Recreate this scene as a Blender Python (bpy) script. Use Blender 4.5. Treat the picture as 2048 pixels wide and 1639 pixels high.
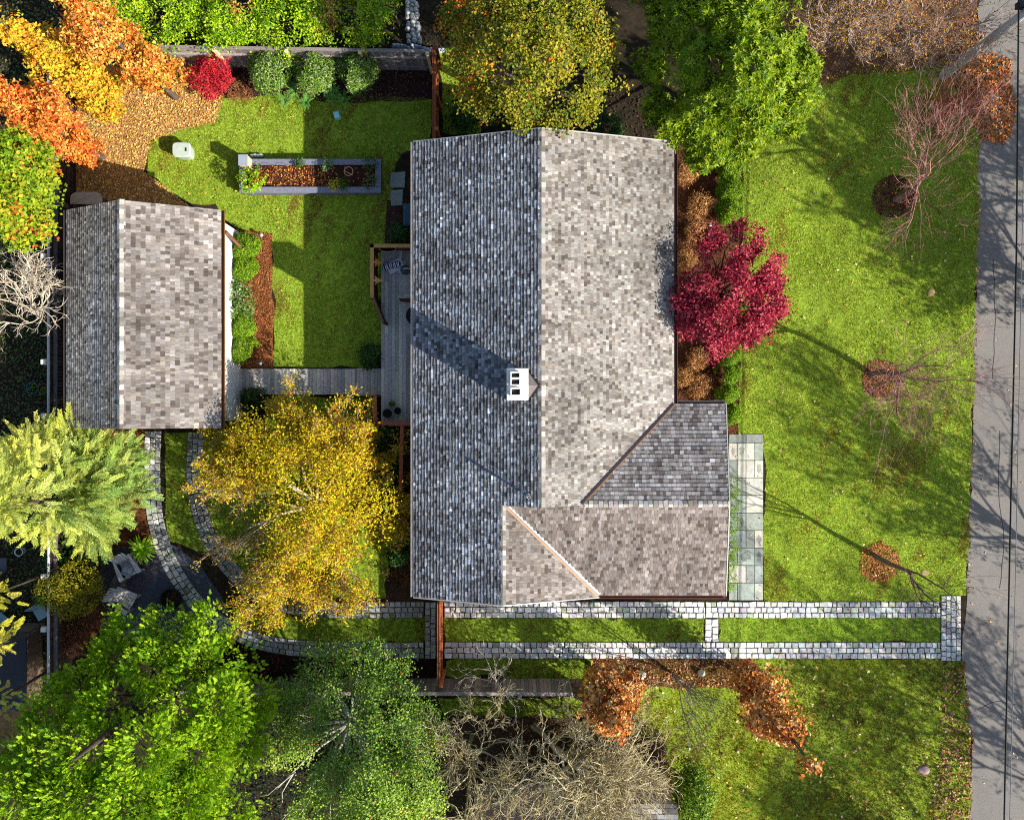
import bpy, math, zlib
import numpy as np
from mathutils import Vector

for o in list(bpy.data.objects):
    bpy.data.objects.remove(o)
SC = bpy.context.scene
COL = SC.collection
rng = np.random.default_rng(11)

# ------------------------------------------------------------------ camera, sky, sun, exposure
F, H = 1650.0, 33.0            # focal length in photo pixels, camera height in metres
cam = bpy.data.cameras.new('camera')
cam.sensor_width = 36.0
cam.lens = 36.0 * F / 2048.0
cam.clip_end = 2000.0
camo = bpy.data.objects.new('camera', cam)
COL.objects.link(camo)
camo.location = (0, 0, H)
SC.camera = camo

SUN_EL, SUN_AZ = math.radians(32.0), math.radians(30.0)     # azimuth measured from +X towards -Y
sdir = Vector((math.cos(SUN_EL) * math.cos(SUN_AZ), -math.cos(SUN_EL) * math.sin(SUN_AZ), math.sin(SUN_EL)))
world = bpy.data.worlds.new('World')
SC.world = world
world.use_nodes = True
nt = world.node_tree
bg = nt.nodes['Background']
sky = nt.nodes.new('ShaderNodeTexSky')
sky.sky_type = 'NISHITA'
sky.sun_disc = False
sky.sun_elevation = SUN_EL
sky.sun_rotation = math.radians(90.0) + SUN_AZ
nt.links.new(sky.outputs[0], bg.inputs[0])
bg.inputs[1].default_value = 0.11
sl = bpy.data.lights.new('sun', 'SUN')
sl.energy = 5.0
sl.angle = math.radians(0.5)
sl.color = (1.0, 0.955, 0.88)
slo = bpy.data.objects.new('sun', sl)
COL.objects.link(slo)
slo.rotation_euler = (-sdir).to_track_quat('-Z', 'Y').to_euler()
slo.location = sdir * 60

SC.view_settings.view_transform = 'Standard'
SC.view_settings.look = 'None'
SC.view_settings.exposure = 1.0
SC.view_settings.gamma = 1.0
SC.view_settings.use_curve_mapping = False
SC.cycles.max_bounces = 5
SC.cycles.diffuse_bounces = 3
SC.cycles.use_denoising = False
SC.cycles.filter_width = 1.1

# ------------------------------------------------------------------ helpers
def W(px, py, z=0.0):
    k = (H - z) / F
    return np.array([(px - 1024.0) * k, (820.0 - py) * k, z])

def S(px, z=0.0):
    return px * (H - z) / F

def lin(c):
    c = np.asarray(c, float) / 255.0
    return np.where(c <= 0.04045, c / 12.92, ((c + 0.055) / 1.055) ** 2.4)

def pal(*cs, k=1.0):
    return np.array([lin(c) * k for c in cs])

def nrmz(a):
    return a / np.maximum(np.linalg.norm(a, axis=-1, keepdims=True), 1e-9)

_K = np.random.default_rng(3).normal(size=(14, 3))
_PH = np.random.default_rng(4).uniform(0, 6.28, 14)
def fbm(p, f=1.0):
    """cheap smooth noise, about -1..1"""
    p = np.asarray(p, float) * f
    if p.shape[-1] == 2:
        p = np.concatenate([p, np.zeros(p.shape[:-1] + (1,))], -1)
    s = np.zeros(p.shape[:-1])
    for i in range(14):
        g = 1.0 + (i % 4) * 0.9
        s = s + np.sin(p @ (_K[i] * g) + _PH[i]) / (0.7 + 0.5 * (i % 4))
    return s / 3.6

class MB:
    def __init__(self):
        self.v, self.f, self.c, self.n = [], {3: [], 4: []}, [], 0
        self.poly = []
    def add(self, v, f, col=(0.5, 0.5, 0.5)):
        v = np.asarray(v, float).reshape(-1, 3)
        f = np.asarray(f, int)
        self.v.append(v)
        col = np.asarray(col, float)
        if col.ndim == 1:
            col = np.broadcast_to(col, (len(v), 3))
        self.c.append(col)
        if f.size:
            self.f[f.shape[1]].append(f + self.n)
        self.n += len(v)
        return self
    def ngon(self, v, col):
        self.poly.append(list(range(self.n, self.n + len(v))))
        self.add(v, np.zeros((0, 4)), col)
    def build(self, name, mat, parent=None, smooth=False, loc=None):
        me = bpy.data.meshes.new(name)
        v = np.concatenate(self.v) if self.v else np.zeros((0, 3))
        if loc is not None:
            v = v - np.asarray(loc)
        c = np.concatenate(self.c) if self.c else np.zeros((0, 3))
        lt, ls = [], []
        for k in (3, 4):
            if self.f[k]:
                a = np.concatenate(self.f[k])
                lt.append(a.ravel()); ls.append(np.full(len(a), k))
        for p in self.poly:
            lt.append(np.array(p)); ls.append(np.array([len(p)]))
        lt = np.concatenate(lt); ls = np.concatenate(ls)
        me.vertices.add(len(v)); me.vertices.foreach_set('co', v.ravel().astype(np.float32))
        me.loops.add(len(lt)); me.loops.foreach_set('vertex_index', lt.astype(np.int32))
        st = np.concatenate([[0], np.cumsum(ls)[:-1]])
        me.polygons.add(len(ls))
        me.polygons.foreach_set('loop_start', st.astype(np.int32))
        me.polygons.foreach_set('loop_total', ls.astype(np.int32))
        me.polygons.foreach_set('use_smooth', np.full(len(ls), bool(smooth or mat.name in ('bark', 'metal'))))
        at = me.color_attributes.new('Col', 'FLOAT_COLOR', 'POINT')
        at.data.foreach_set('color', np.concatenate([c, np.ones((len(c), 1))], 1).ravel().astype(np.float32))
        me.update(calc_edges=True)
        me.validate()
        me.materials.append(mat)
        o = bpy.data.objects.new(name, me)
        COL.objects.link(o)
        if loc is not None:
            o.location = loc
        if parent is not None:
            o.parent = parent
            o.location = (Vector(o.location) - parent.location) if loc is not None else -parent.location
        return o

def tag(o, label, cat, group=None, kind=None):
    o['label'] = label
    if cat:
        o['category'] = cat
    if group:
        o['group'] = group
    if kind:
        o['kind'] = kind
    return o

def thing(name, label, cat, loc=(0, 0, 0), group=None):
    global rng
    rng = np.random.default_rng(zlib.crc32(label.encode()))
    o = bpy.data.objects.new(name, None)
    COL.objects.link(o)
    o.location = Vector([float(x) for x in loc])
    o.empty_display_size = 0.2
    return tag(o, label, cat, group)

# every surface takes its own colour from 'Col' and gets procedural grain on top
def mat(name, rough=0.7, ns=8.0, na=0.25, bump=0.0, bs=40.0, transl=0.0, spec=0.3, ns2=0.0, na2=0.0, metal=0.0, stretch=None):
    m = bpy.data.materials.new(name)
    m.use_nodes = True
    t = m.node_tree
    b = t.nodes['Principled BSDF']
    b.inputs['Roughness'].default_value = rough
    b.inputs['Specular IOR Level'].default_value = spec
    b.inputs['Metallic'].default_value = metal
    a = t.nodes.new('ShaderNodeAttribute'); a.attribute_name = 'Col'
    tc = t.nodes.new('ShaderNodeTexCoord')
    vec = tc.outputs['Object']
    if stretch:
        mp = t.nodes.new('ShaderNodeMapping'); mp.inputs['Scale'].default_value = stretch
        t.links.new(vec, mp.inputs[0]); vec = mp.outputs[0]
    cur = a.outputs['Color']
    for sc_, am in ((ns, na), (ns2, na2)):
        if am <= 0:
            continue
        n = t.nodes.new('ShaderNodeTexNoise')
        n.inputs['Scale'].default_value = sc_; n.inputs['Detail'].default_value = 6
        n.inputs['Roughness'].default_value = 0.65
        t.links.new(vec, n.inputs['Vector'])
        r = t.nodes.new('ShaderNodeMapRange')
        r.inputs[1].default_value = 0.3; r.inputs[2].default_value = 0.7
        r.inputs[3].default_value = 1 - am; r.inputs[4].default_value = 1 + am
        t.links.new(n.outputs[0], r.inputs[0])
        mx = t.nodes.new('ShaderNodeVectorMath'); mx.operation = 'SCALE'
        t.links.new(cur, mx.inputs[0]); t.links.new(r.outputs[0], mx.inputs['Scale'])
        cur = mx.outputs[0]
    t.links.new(cur, b.inputs['Base Color'])
    if bump > 0:
        n = t.nodes.new('ShaderNodeTexNoise')
        n.inputs['Scale'].default_value = bs; n.inputs['Detail'].default_value = 5
        t.links.new(vec, n.inputs['Vector'])
        bu = t.nodes.new('ShaderNodeBump'); bu.inputs['Strength'].default_value = bump; bu.inputs['Distance'].default_value = 0.03
        t.links.new(n.outputs[0], bu.inputs['Height']); t.links.new(bu.outputs[0], b.inputs['Normal'])
    if transl > 0:
        tr = t.nodes.new('ShaderNodeBsdfTranslucent')
        t.links.new(cur, tr.inputs[0])
        ms = t.nodes.new('ShaderNodeMixShader'); ms.inputs[0].default_value = transl
        t.links.new(b.outputs[0], ms.inputs[1]); t.links.new(tr.outputs[0], ms.inputs[2])
        t.links.new(ms.outputs[0], t.nodes['Material Output'].inputs[0])
    return m

M_LEAF = mat('leaf', 0.6, 3.0, 0.12, transl=0.25, spec=0.12)
M_GLOSS = mat('glossy_leaf', 0.42, 3.0, 0.12, transl=0.25, spec=0.22)
M_NEEDLE = mat('needle', 0.6, 3.0, 0.1, transl=0.25, spec=0.2)
M_DRY = mat('dry_leaf', 0.75, 6.0, 0.15, transl=0.12, spec=0.15)
M_BARK = mat('bark', 0.9, 9.0, 0.35, 0.5, 30, spec=0.1)
M_GRASS = mat('grass_blade', 0.6, 2.0, 0.1, transl=0.45, spec=0.15)
M_SOIL = mat('soil', 0.95, 3.0, 0.45, 0.8, 25, spec=0.1, ns2=0.7, na2=0.3)
M_TURF = mat('turf', 0.9, 5.0, 0.35, 0.8, 40, spec=0.1, ns2=0.6, na2=0.25)
M_ASPH = mat('asphalt', 0.85, 30.0, 0.28, 0.4, 120, spec=0.25, ns2=0.5, na2=0.12)
M_STONE = mat('stone', 0.85, 12.0, 0.25, 0.4, 60, spec=0.25, ns2=2.0, na2=0.12)
M_SHING = mat('cedar_shingle', 0.85, 14.0, 0.22, 0.3, 60, spec=0.2, ns2=0.9, na2=0.14)
M_WOOD = mat('weathered_wood', 0.8, 10.0, 0.25, 0.3, 60, spec=0.25)
M_PAINT = mat('painted', 0.55, 5.0, 0.08, spec=0.4)
M_METAL = mat('dark_metal', 0.45, 8.0, 0.2, spec=0.5, metal=0.3)
M_PLAST = mat('plastic', 0.4, 6.0, 0.06, spec=0.5)
M_CLOTH = mat('cloth', 0.9, 20.0, 0.1, spec=0.1)
M_GLASS = mat('window_glass', 0.08, 3.0, 0.1, spec=0.9)

BOXF = np.array([[0, 3, 2, 1], [4, 5, 6, 7], [0, 1, 5, 4], [1, 2, 6, 5], [2, 3, 7, 6], [3, 0, 4, 7]])
def box(mb, lo, hi, col, rot=0.0, piv=None, taper=0.0):
    x0, y0, z0 = lo; x1, y1, z1 = hi
    v = np.array([[x0, y0, z0], [x1, y0, z0], [x1, y1, z0], [x0, y1, z0],
                  [x0 + taper, y0 + taper, z1], [x1 - taper, y0 + taper, z1], [x1 - taper, y1 - taper, z1], [x0 + taper, y1 - taper, z1]], float)
    if rot:
        p = np.array(piv if piv is not None else [(x0 + x1) / 2, (y0 + y1) / 2, 0]); p = np.array([p[0], p[1], 0])
        c, s = math.cos(rot), math.sin(rot)
        q = v - p
        v = np.stack([q[:, 0] * c - q[:, 1] * s, q[:, 0] * s + q[:, 1] * c, q[:, 2]], 1) + p
    mb.add(v, BOXF, col)

def beam(mb, a, b, w, h, col, up=(0, 0, 1)):
    """rectangular bar from a to b: w across, h along 'up', centred on the line"""
    a = np.asarray(a, float); b = np.asarray(b, float)
    d = nrmz(b - a); s = np.cross(d, up)
    if np.linalg.norm(s) < 1e-6:
        s = np.array([1.0, 0, 0])
    s = nrmz(s); u = np.cross(s, d)
    v = []
    for p in (a, b):
        for i, j in ((-1, -1), (1, -1), (1, 1), (-1, 1)):
            v.append(p + s * i * w / 2 + u * j * h / 2)
    mb.add(v, [[0, 1, 2, 3], [7, 6, 5, 4], [0, 4, 5, 1], [1, 5, 6, 2], [2, 6, 7, 3], [3, 7, 4, 0]], col)

def tube(mb, pts, rad, sides, col, cap=True):
    pts = np.asarray(pts, float); n = len(pts)
    rad = np.broadcast_to(np.asarray(rad, float), (n,))
    d = np.gradient(pts, axis=0); d = nrmz(d)
    ref = np.array([0.31, 0.52, 0.79]) if abs(d[0][2]) < 0.8 else np.array([1.0, 0.1, 0.0])
    s = nrmz(np.cross(d, ref)); u = np.cross(d, s)
    a = np.arange(sides) * 2 * math.pi / sides
    v = pts[:, None, :] + rad[:, None, None] * (np.cos(a)[None, :, None] * s[:, None, :] + np.sin(a)[None, :, None] * u[:, None, :])
    i = np.arange(n - 1)[:, None] * sides; j = np.arange(sides)[None, :]; k = (j + 1) % sides
    f = np.stack([i + j, i + k, i + sides + k, i + sides + j], -1).reshape(-1, 4)
    mb.add(v.reshape(-1, 3), f, col)
    if cap and sides > 4:
        mb.ngon(v[-1], col); mb.ngon(v[0][::-1], col)

def lathe(mb, c, prof, col, n=20, sx=1.0, sy=1.0):
    prof = np.asarray(prof, float)
    a = np.arange(n) * 2 * math.pi / n
    v = np.stack([prof[:, 0][:, None] * np.cos(a) * sx, prof[:, 0][:, None] * np.sin(a) * sy, np.broadcast_to(prof[:, 1][:, None], (len(prof), n))], -1)
    v = v + np.asarray(c)
    i = np.arange(len(prof) - 1)[:, None] * n; j = np.arange(n)[None, :]; k = (j + 1) % n
    f = np.stack([i + j, i + k, i + n + k, i + n + j], -1).reshape(-1, 4)
    mb.add(v.reshape(-1, 3), f, col)

def inpoly(p, poly):
    x, y = p[:, 0], p[:, 1]
    r = np.zeros(len(p), bool)
    n = len(poly)
    for i in range(n):
        x0, y0 = poly[i][:2]; x1, y1 = poly[(i + 1) % n][:2]
        c = (y0 > y) != (y1 > y)
        if y1 != y0:
            r ^= c & (x < (x1 - x0) * (y - y0) / (y1 - y0) + x0)
    return r

def pxpoly(pts, z=0.0):
    return np.array([W(a, b, z) for a, b in pts])

def scatter(poly, dens):
    lo, hi = poly[:, :2].min(0), poly[:, :2].max(0)
    n = int(dens * np.prod(hi - lo))
    p = rng.uniform(lo, hi, (n, 2))
    return p[inpoly(p, poly)]

def sheet(name, pts, z, col, m, label, cat=None, kind='structure', wob=0.06, sub=0.5):
    """flat ground sheet with a slightly irregular edge"""
    P = pxpoly(pts, 0.0)
    out = []
    for i in range(len(P)):
        a, b = P[i], P[(i + 1) % len(P)]
        n = max(1, int(np.linalg.norm(b - a) / sub))
        for k in range(n):
            out.append(a + (b - a) * k / n)
    out = np.array(out)
    out[:, :2] += rng.normal(0, wob, (len(out), 2)) if wob else 0
    out[:, 2] = z
    mb = MB(); mb.ngon(out if area2(out) > 0 else out[::-1], col)
    o = mb.build(name, m)
    return tag(o, label, cat, kind=kind), out

def area2(P):
    x, y = P[:, 0], P[:, 1]
    return np.sum(x * np.roll(y, -1) - np.roll(x, -1) * y)

def leaves(mb, p, nv, L, Wd, col, tv=None, fold=0.12):
    n = len(p)
    if n == 0:
        return
    nv = nrmz(nv)
    if tv is None:
        tv = rng.normal(size=(n, 3))
    tv = nrmz(tv - nv * np.sum(tv * nv, 1, keepdims=True))
    b = np.cross(nv, tv)
    L = np.broadcast_to(np.asarray(L, float), (n,))[:, None]; Wd = np.broadcast_to(np.asarray(Wd, float), (n,))[:, None]
    v = np.stack([p - tv * L * 0.5, p + b * Wd * 0.5 + nv * L * fold - tv * L * 0.06, p + tv * L * 0.5, p - b * Wd * 0.5 + nv * L * fold - tv * L * 0.06], 1)
    f = np.arange(4 * n).reshape(n, 4)
    f = np.concatenate([f[:, [0, 1, 2]], f[:, [0, 2, 3]]])
    mb.add(v.reshape(-1, 3), f, np.repeat(col, 4, axis=0) if np.ndim(col) == 2 else col)

def pick(P, n, jit=0.18):
    c = P[rng.integers(0, len(P), n)]
    return np.clip(c * np.exp(rng.normal(0, jit, (n, 1))) * np.exp(rng.normal(0, jit * 0.35, (n, 3))), 0, 0.95)

def LB(px, py, z, r, rz=None):
    w = W(px, py, z); R = S(r, z)
    return (w[0], w[1], z, R, R, rz if rz else R * 0.85)

def crown_pts(lobes, n, per=20, cl=0.16, shell=0.5, low=-0.35, gap=-0.45, nf=1.3):
    lobes = np.array(lobes, float)
    w = lobes[:, 3] ** 2; w /= w.sum()
    nc = max(1, int(n / per * 1.5))
    li = rng.choice(len(lobes), nc, p=w)
    d = nrmz(rng.normal(size=(nc * 1, 3)))
    d[:, 2] = np.where(d[:, 2] < low, -d[:, 2], d[:, 2])
    c0 = lobes[li]
    rad = shell + (1 - shell) * np.sqrt(rng.uniform(0, 1, nc))
    rad = rad * (1 + 0.22 * fbm(d * 1.7 + li[:, None] * 3.1))
    c = c0[:, :3] + d * c0[:, 3:6] * rad[:, None]
    keep = fbm(c, nf) > gap
    c, d = c[keep], d[keep]
    c = c[:max(1, int(n / per))]; d = d[:len(c)]
    k = np.repeat(np.arange(len(c)), per)
    off = rng.normal(0, cl, (len(k), 3)) * np.array([1, 1, 0.7])
    return c[k] + off, d[k], k, len(c)

def crown(mb, lobes, n, L, Wd, P, per=20, cl=0.16, shell=0.5, up=0.55, jn=0.6, colfn=None, jit=0.18, low=-0.35, gap=-0.45, nf=1.3, fold=0.12):
    p, d, k, nc = crown_pts(lobes, n, per, cl, shell, low, gap, nf)
    m = len(p)
    nv = d * 0.7 + np.array([0, 0, up]) + rng.normal(0, jn, (m, 3))
    if colfn is not None:
        col = colfn(p, k, nc)
    else:
        cc = P[rng.integers(0, len(P), nc)]
        own = rng.uniform(size=m) < 0.35
        col = np.where(own[:, None], P[rng.integers(0, len(P), m)], cc[k])
    col = np.clip(col * np.exp(rng.normal(0, jit, (m, 1))), 0, 0.95)
    sc = rng.uniform(0.65, 1.25, m)
    leaves(mb, p, nv, L * sc, Wd * sc, col, fold=fold)
    return p

def sprays(mb, lobes, n, L, P, axis=None, droop=0.15, nl=7, wl=0.3, colfn=None, jit=0.15, gap=-0.5, nf=1.1, shell=0.55, low=-0.2, gather=6, cl=0.18, latw=0.028):
    """flat feathery conifer sprays pointing out of the crown"""
    p, d, k, nc = crown_pts(lobes, n, gather, cl, shell, low, gap, nf)
    m = len(p)
    if axis is not None:
        dd = p - np.asarray(axis); dd[:, 2] = 0; dd = nrmz(dd)
        d = nrmz(d * 0.6 + dd * 0.8)
    D = nrmz(d + rng.normal(0, 0.35, (m, 3)) + np.array([0, 0, 0.18 - droop]))
    N = nrmz(np.array([0, 0, 1.0]) + d * 0.35 + rng.normal(0, 0.35, (m, 3)))
    N = nrmz(N - D * np.sum(N * D, 1, keepdims=True))
    Sd = np.cross(D, N)
    LL = L * rng.uniform(0.6, 1.2, m)
    col = colfn(p, k, nc) if colfn is not None else P[rng.integers(0, len(P), nc)][k]
    col = np.clip(col * np.exp(rng.normal(0, jit, (m, 1))), 0, 0.95)
    leaves(mb, p + D * LL[:, None] * 0.5, N, LL, latw, col, tv=D, fold=0)
    for i in range(nl):
        t = 0.12 + 0.8 * i / (nl - 1)
        for s in (-1, 1):
            dr = nrmz(D * 0.8 + Sd * s * 0.65 + N * 0.12)
            l = LL * wl * (1.15 - 0.75 * t) * rng.uniform(0.8, 1.2, m)
            leaves(mb, p + D * (LL * t)[:, None] + dr * l[:, None] * 0.5, N + rng.normal(0, 0.2, (m, 3)), l, latw * 1.25, np.clip(col * (0.92 + 0.2 * t), 0, 0.95), tv=dr, fold=0.02)

def limb(mb, a, b, r0, r1, col, wig=0.12, n=6, sides=6):
    a = np.asarray(a, float); b = np.asarray(b, float)
    t = np.linspace(0, 1, n)[:, None]
    L = np.linalg.norm(b - a)
    pts = a + (b - a) * t
    off = np.cumsum(rng.normal(0, wig * L / n, (n, 3)), 0) * np.sin(t * math.pi)
    tube(mb, pts + off, np.linspace(r0, r1, n), sides, col)

def grow(mb, p, d, L, r, lv, o, tips):
    n = o.get('seg', 5)
    pts = [np.asarray(p, float)]; dirs = []
    d = nrmz(np.asarray(d, float))
    for i in range(n):
        d = nrmz(d + rng.normal(0, o.get('wig', 0.16), 3) + np.array([0, 0, o.get('up', 0.05)]))
        dirs.append(d)
        pts.append(pts[-1] + d * L / n)
    col = o['pal'][rng.integers(0, len(o['pal']))] * rng.uniform(0.8, 1.2)
    mx = o['max']
    re = r * 0.55 if lv < mx else r * 0.3
    target = mb[0] if lv <= o.get('trunk_lv', 1) else mb[1]
    tube(target, pts, np.linspace(r, re, n + 1), 7 if lv == 0 else (5 if lv < mx - 1 else 3), col, cap=lv == 0)
    if lv >= mx:
        tips.append((pts[-1], d)); return
    for k in range(o['kids'][lv]):
        t = rng.uniform(o.get('t0', 0.35) if lv else o.get('t00', 0.45), 1.0) if k else 1.0
        i = min(n - 1, int(t * n)); q = pts[i] + (pts[i + 1] - pts[i]) * (t * n - i)
        dd = dirs[i]
        s = rng.normal(size=3); s -= dd * (s @ dd); s = nrmz(s)
        sp = o['spread'][lv] * rng.uniform(0.6, 1.3) * (0.45 if k == 0 else 1)
        grow(mb, q, dd + s * sp, L * rng.uniform(*o.get('len', (0.5, 0.8))), max(r * o.get('rk', 0.5) * rng.uniform(0.8, 1.1), o.get('rmin', 0.006)), lv + 1, o, tips)
# ------------------------------------------------------------------ ground, lawns, road, paths
SOIL = lin((92, 70, 52)) * 0.8
mb = MB(); R_ = 400.0
mb.add([[-R_, -R_, 0], [R_, -R_, 0], [R_, R_, 0], [-R_, R_, 0]], [[0, 1, 2, 3]], lin((64, 54, 40)) * 0.5)
tag(mb.build('ground', M_SOIL), 'dark brown garden soil under everything', None, kind='structure')

TURF = lin((132, 156, 44)) * 0.85
lawns = {}
def lawn(key, pts, label, name='lawn'):
    o, P = sheet(name, pts, 0.008, TURF, M_TURF, label)
    lawns[key] = P
lawn('front', [(1484, 330), (1480, 700), (1476, 868), (1530, 868), (1526, 1206), (1885, 1206), (1886, 1190), (1931, 1190), (1943, 900), (1956, 480), (1962, 250), (1890, 120), (1700, 140), (1600, 180), (1490, 290)],
     'broad bright green front lawn between house and road')
lawn('lower', [(1172, 1316), (1885, 1316), (1886, 1322), (1927, 1322), (1944, 1480), (1938, 1700), (1325, 1700), (1330, 1500), (1230, 1440), (1165, 1385)],
     'leaf strewn side lawn below the cobbled driveway tracks')
lawn('fence', [(888, 1314), (1176, 1314), (1178, 1358), (888, 1352)], 'narrow grass strip between driveway track and plank fence')
lawn('strip1', [(888, 1234), (1410, 1234), (1410, 1285), (888, 1285)], 'shaded grass strip between cobbled tracks beside the house')
lawn('strip2', [(1437, 1232), (1883, 1232), (1883, 1284), (1437, 1284)], 'sunny grass strip between cobbled tracks near the road')
lawn('back', [(440, 195), (560, 190), (862, 198), (862, 300), (800, 300), (780, 410), (775, 470), (768, 690), (740, 735), (547, 735), (547, 470), (470, 460), (430, 410), (380, 412), (292, 345), (300, 285), (360, 258), (430, 240)],
     'back lawn around the raised vegetable bed')
lawn('yellow', [(545, 792), (742, 792), (748, 870), (790, 980), (780, 1080), (770, 1195), (560, 1196), (440, 1120), (335, 1080), (326, 870), (420, 860), (530, 850)],
     'grass under the yellow leaved tree')
lawn('inner', [(480, 1200), (540, 1232), (852, 1234), (852, 1286), (600, 1286), (520, 1270), (470, 1240)], 'shaded curved grass strip between tracks left of the cedar fence')
lawn('corner', [(880, 95), (960, 95), (960, 270), (884, 270)], 'small lawn patch right of the cedar fence at the top')
lawn('neighbour', [(880, 1395), (1170, 1395), (1180, 1430), (1000, 1440), (880, 1430)], 'neighbouring mossy grass strip below the plank fence')
lawn('verge', [(2330, -300), (2700, -300), (2700, 1950), (2330, 1950)], 'grass verge across the road')

GP = pal((150, 174, 52), (132, 160, 44), (166, 188, 64), (116, 148, 42), (186, 202, 96), (144, 164, 58))
GDRY = pal((170, 165, 60), (150, 130, 55), (140, 120, 50))
def blades(key, dens, k=0.8, dry=0.0, tone=(1, 1, 1)):
    P = lawns[key]
    p = scatter(P, dens)
    if len(p) == 0:
        return
    q = np.concatenate([p, np.full((len(p), 1), 0.02)], 1)
    patch = fbm(q, 0.55); fine = fbm(q + 40, 2.6)
    col = pick(GP, len(p), 0.10) * k * np.exp(0.16 * patch + 0.08 * fine)[:, None] * np.array(tone)
    dm = (patch + fine * 0.6 + rng.normal(0, 0.35, len(p))) > (1.15 - dry * 1.6)
    col[dm] = pick(GDRY, dm.sum()) * k * 0.85
    mb = MB()
    for s in range(3):
        lean = rng.uniform(0.35, 1.3, len(p)); az = rng.uniform(0, 6.283, len(p))
        t = np.stack([np.cos(az) * np.sin(lean), np.sin(az) * np.sin(lean), np.cos(lean)], 1)
        L = rng.uniform(0.035, 0.065, len(p)) * (1 + 0.35 * fine)
        wd = rng.uniform(0.016, 0.03, len(p))
        b = np.stack([-np.sin(az), np.cos(az), np.zeros(len(p))], 1)
        base = q + rng.normal(0, 0.015, q.shape) * np.array([1, 1, 0])
        base[:, 2] = 0.008
        v = np.stack([base - b * wd[:, None] * 0.5, base + b * wd[:, None] * 0.5, base + t * L[:, None]], 1)
        mb.add(v.reshape(-1, 3), np.arange(3 * len(p)).reshape(-1, 3), np.repeat(col * rng.uniform(0.8, 1.2, (len(p), 1)), 3, axis=0))
    return tag(mb.build('grass', M_GRASS), {'front': 'short bright green grass of the front lawn', 'lower': 'olive green grass of the lower side lawn', 'back': 'grass of the back lawn'}.get(key, 'grass blades of the ' + key + ' patch'), None, kind='stuff')
GRASS_LABEL = {}
for key, dens, k, dry, tone in (('front', 620, 1.24, 0.12, (1.08, 0.97, 0.95)), ('lower', 460, 0.78, 0.7, (1.42, 0.9, 0.32)), ('back', 560, 1.08, 0.14, (1.02, 0.97, 0.8)),
                                ('strip1', 480, 0.85, 0.05, (1, 1, 1)), ('strip2', 520, 0.95, 0.0, (0.95, 1.05, 0.8)), ('fence', 420, 0.7, 0.1, (1, 1, 1)),
                                ('yellow', 300, 0.7, 0.2, (1, 1, 1)), ('inner', 420, 0.8, 0.0, (1, 1, 1)), ('corner', 300, 0.85, 0, (1.05, 1, 0.8)), ('neighbour', 300, 0.6, 0.6, (1.1, 0.95, 0.7))):
    o = blades(key, dens, k, dry, tone)
    o['label'] = {'front': 'short bright green grass of the front lawn', 'lower': 'olive green grass of the leaf strewn side lawn', 'back': 'grass of the back lawn around the raised bed',
                  'strip1': 'grass between the tracks beside the house', 'strip2': 'bright grass between the tracks near the road', 'fence': 'grass beside the lower plank fence',
                  'yellow': 'grass under the yellow tree', 'inner': 'dark grass left of the cedar fence', 'corner': 'sunlit grass at the top right of the cedar fence',
                  'neighbour': 'yellowish grass below the lower plank fence'}[key]

# road
rd = [(1958, -400), (1956, 250), (1954, 480), (1944, 900), (1932, 1190), (1926, 1320), (1942, 1480), (1938, 2000), (2330, 2000), (2330, -400)]
o, RP = sheet('road', rd, 0.012, lin((140, 134, 126)) * 0.66, M_ASPH, 'grey asphalt road with leaf littered edge', wob=0.04)
# darker repair strip and cracks of sealing tar along the road
mb = MB()
for pts in ([(1985, 520), (1990, 640), (1986, 760)], [(1968, 620), (2000, 628), (2040, 622)], [(1950, 1420), (1990, 1400), (2048, 1410)], [(2002, 860), (1996, 960), (2006, 1080), (2000, 1180)]):
    P = np.array([W(a + rng.normal(0, 2), b + rng.normal(0, 2), 0.018) for a, b in pts])
    T = np.linspace(0, 1, 14); xs = np.interp(T, np.linspace(0, 1, len(P)), P[:, 0]) + rng.normal(0, 0.02, 14); ys = np.interp(T, np.linspace(0, 1, len(P)), P[:, 1]) + rng.normal(0, 0.02, 14)
    C3 = np.stack([xs, ys, np.full(14, 0.017)], 1)
    dd = np.gradient(C3, axis=0); nn = nrmz(np.stack([-dd[:, 1], dd[:, 0], 0 * dd[:, 0]], 1)) * 0.012
    v = np.concatenate([C3 - nn, C3 + nn]); i = np.arange(13)
    mb.add(v, np.stack([i, i + 1, i + 15, i + 14], 1)[:, ::-1], lin((70, 70, 74)) * 0.5)
tag(mb.build('road_cracks', M_ASPH), 'thin dark tar cracks in the road', None, kind='structure')

# planting beds
BED = lin((98, 62, 44)) * 0.6
beds = {}
def bed(key, pts, label, col=BED, z=0.014):
    o, P = sheet('mulch_bed', pts, z, col, M_SOIL, label, wob=0.04)
    beds[key] = P
bed('front', [(1300, 290), (1480, 300), (1474, 868), (1455, 868), (1455, 815), (1300, 815)], 'brown needle mulch bed along the front of the house', lin((104, 66, 44)) * 0.7)
bed('garage', [(455, 458), (545, 465), (548, 740), (460, 740)], 'orange bark mulch bed beside the garage', lin((150, 88, 48)) * 0.6)
bed('lower', [(1188, 1313), (1502, 1312), (1530, 1345), (1500, 1372), (1380, 1376), (1250, 1372), (1180, 1360)], 'brown bark mulch bed with two pale stones under the driveway', lin((112, 74, 48)) * 0.7)
bed('back', [(400, 120), (872, 140), (872, 200), (700, 208), (560, 192), (470, 196), (400, 200)], 'dark mulch bed under the round shrubs at the top fence', lin((70, 46, 40)) * 0.6)
bed('deck', [(770, 400), (840, 400), (840, 490), (770, 490)], 'dark mulch bed beside the deck', lin((80, 55, 46)) * 0.6)
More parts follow.
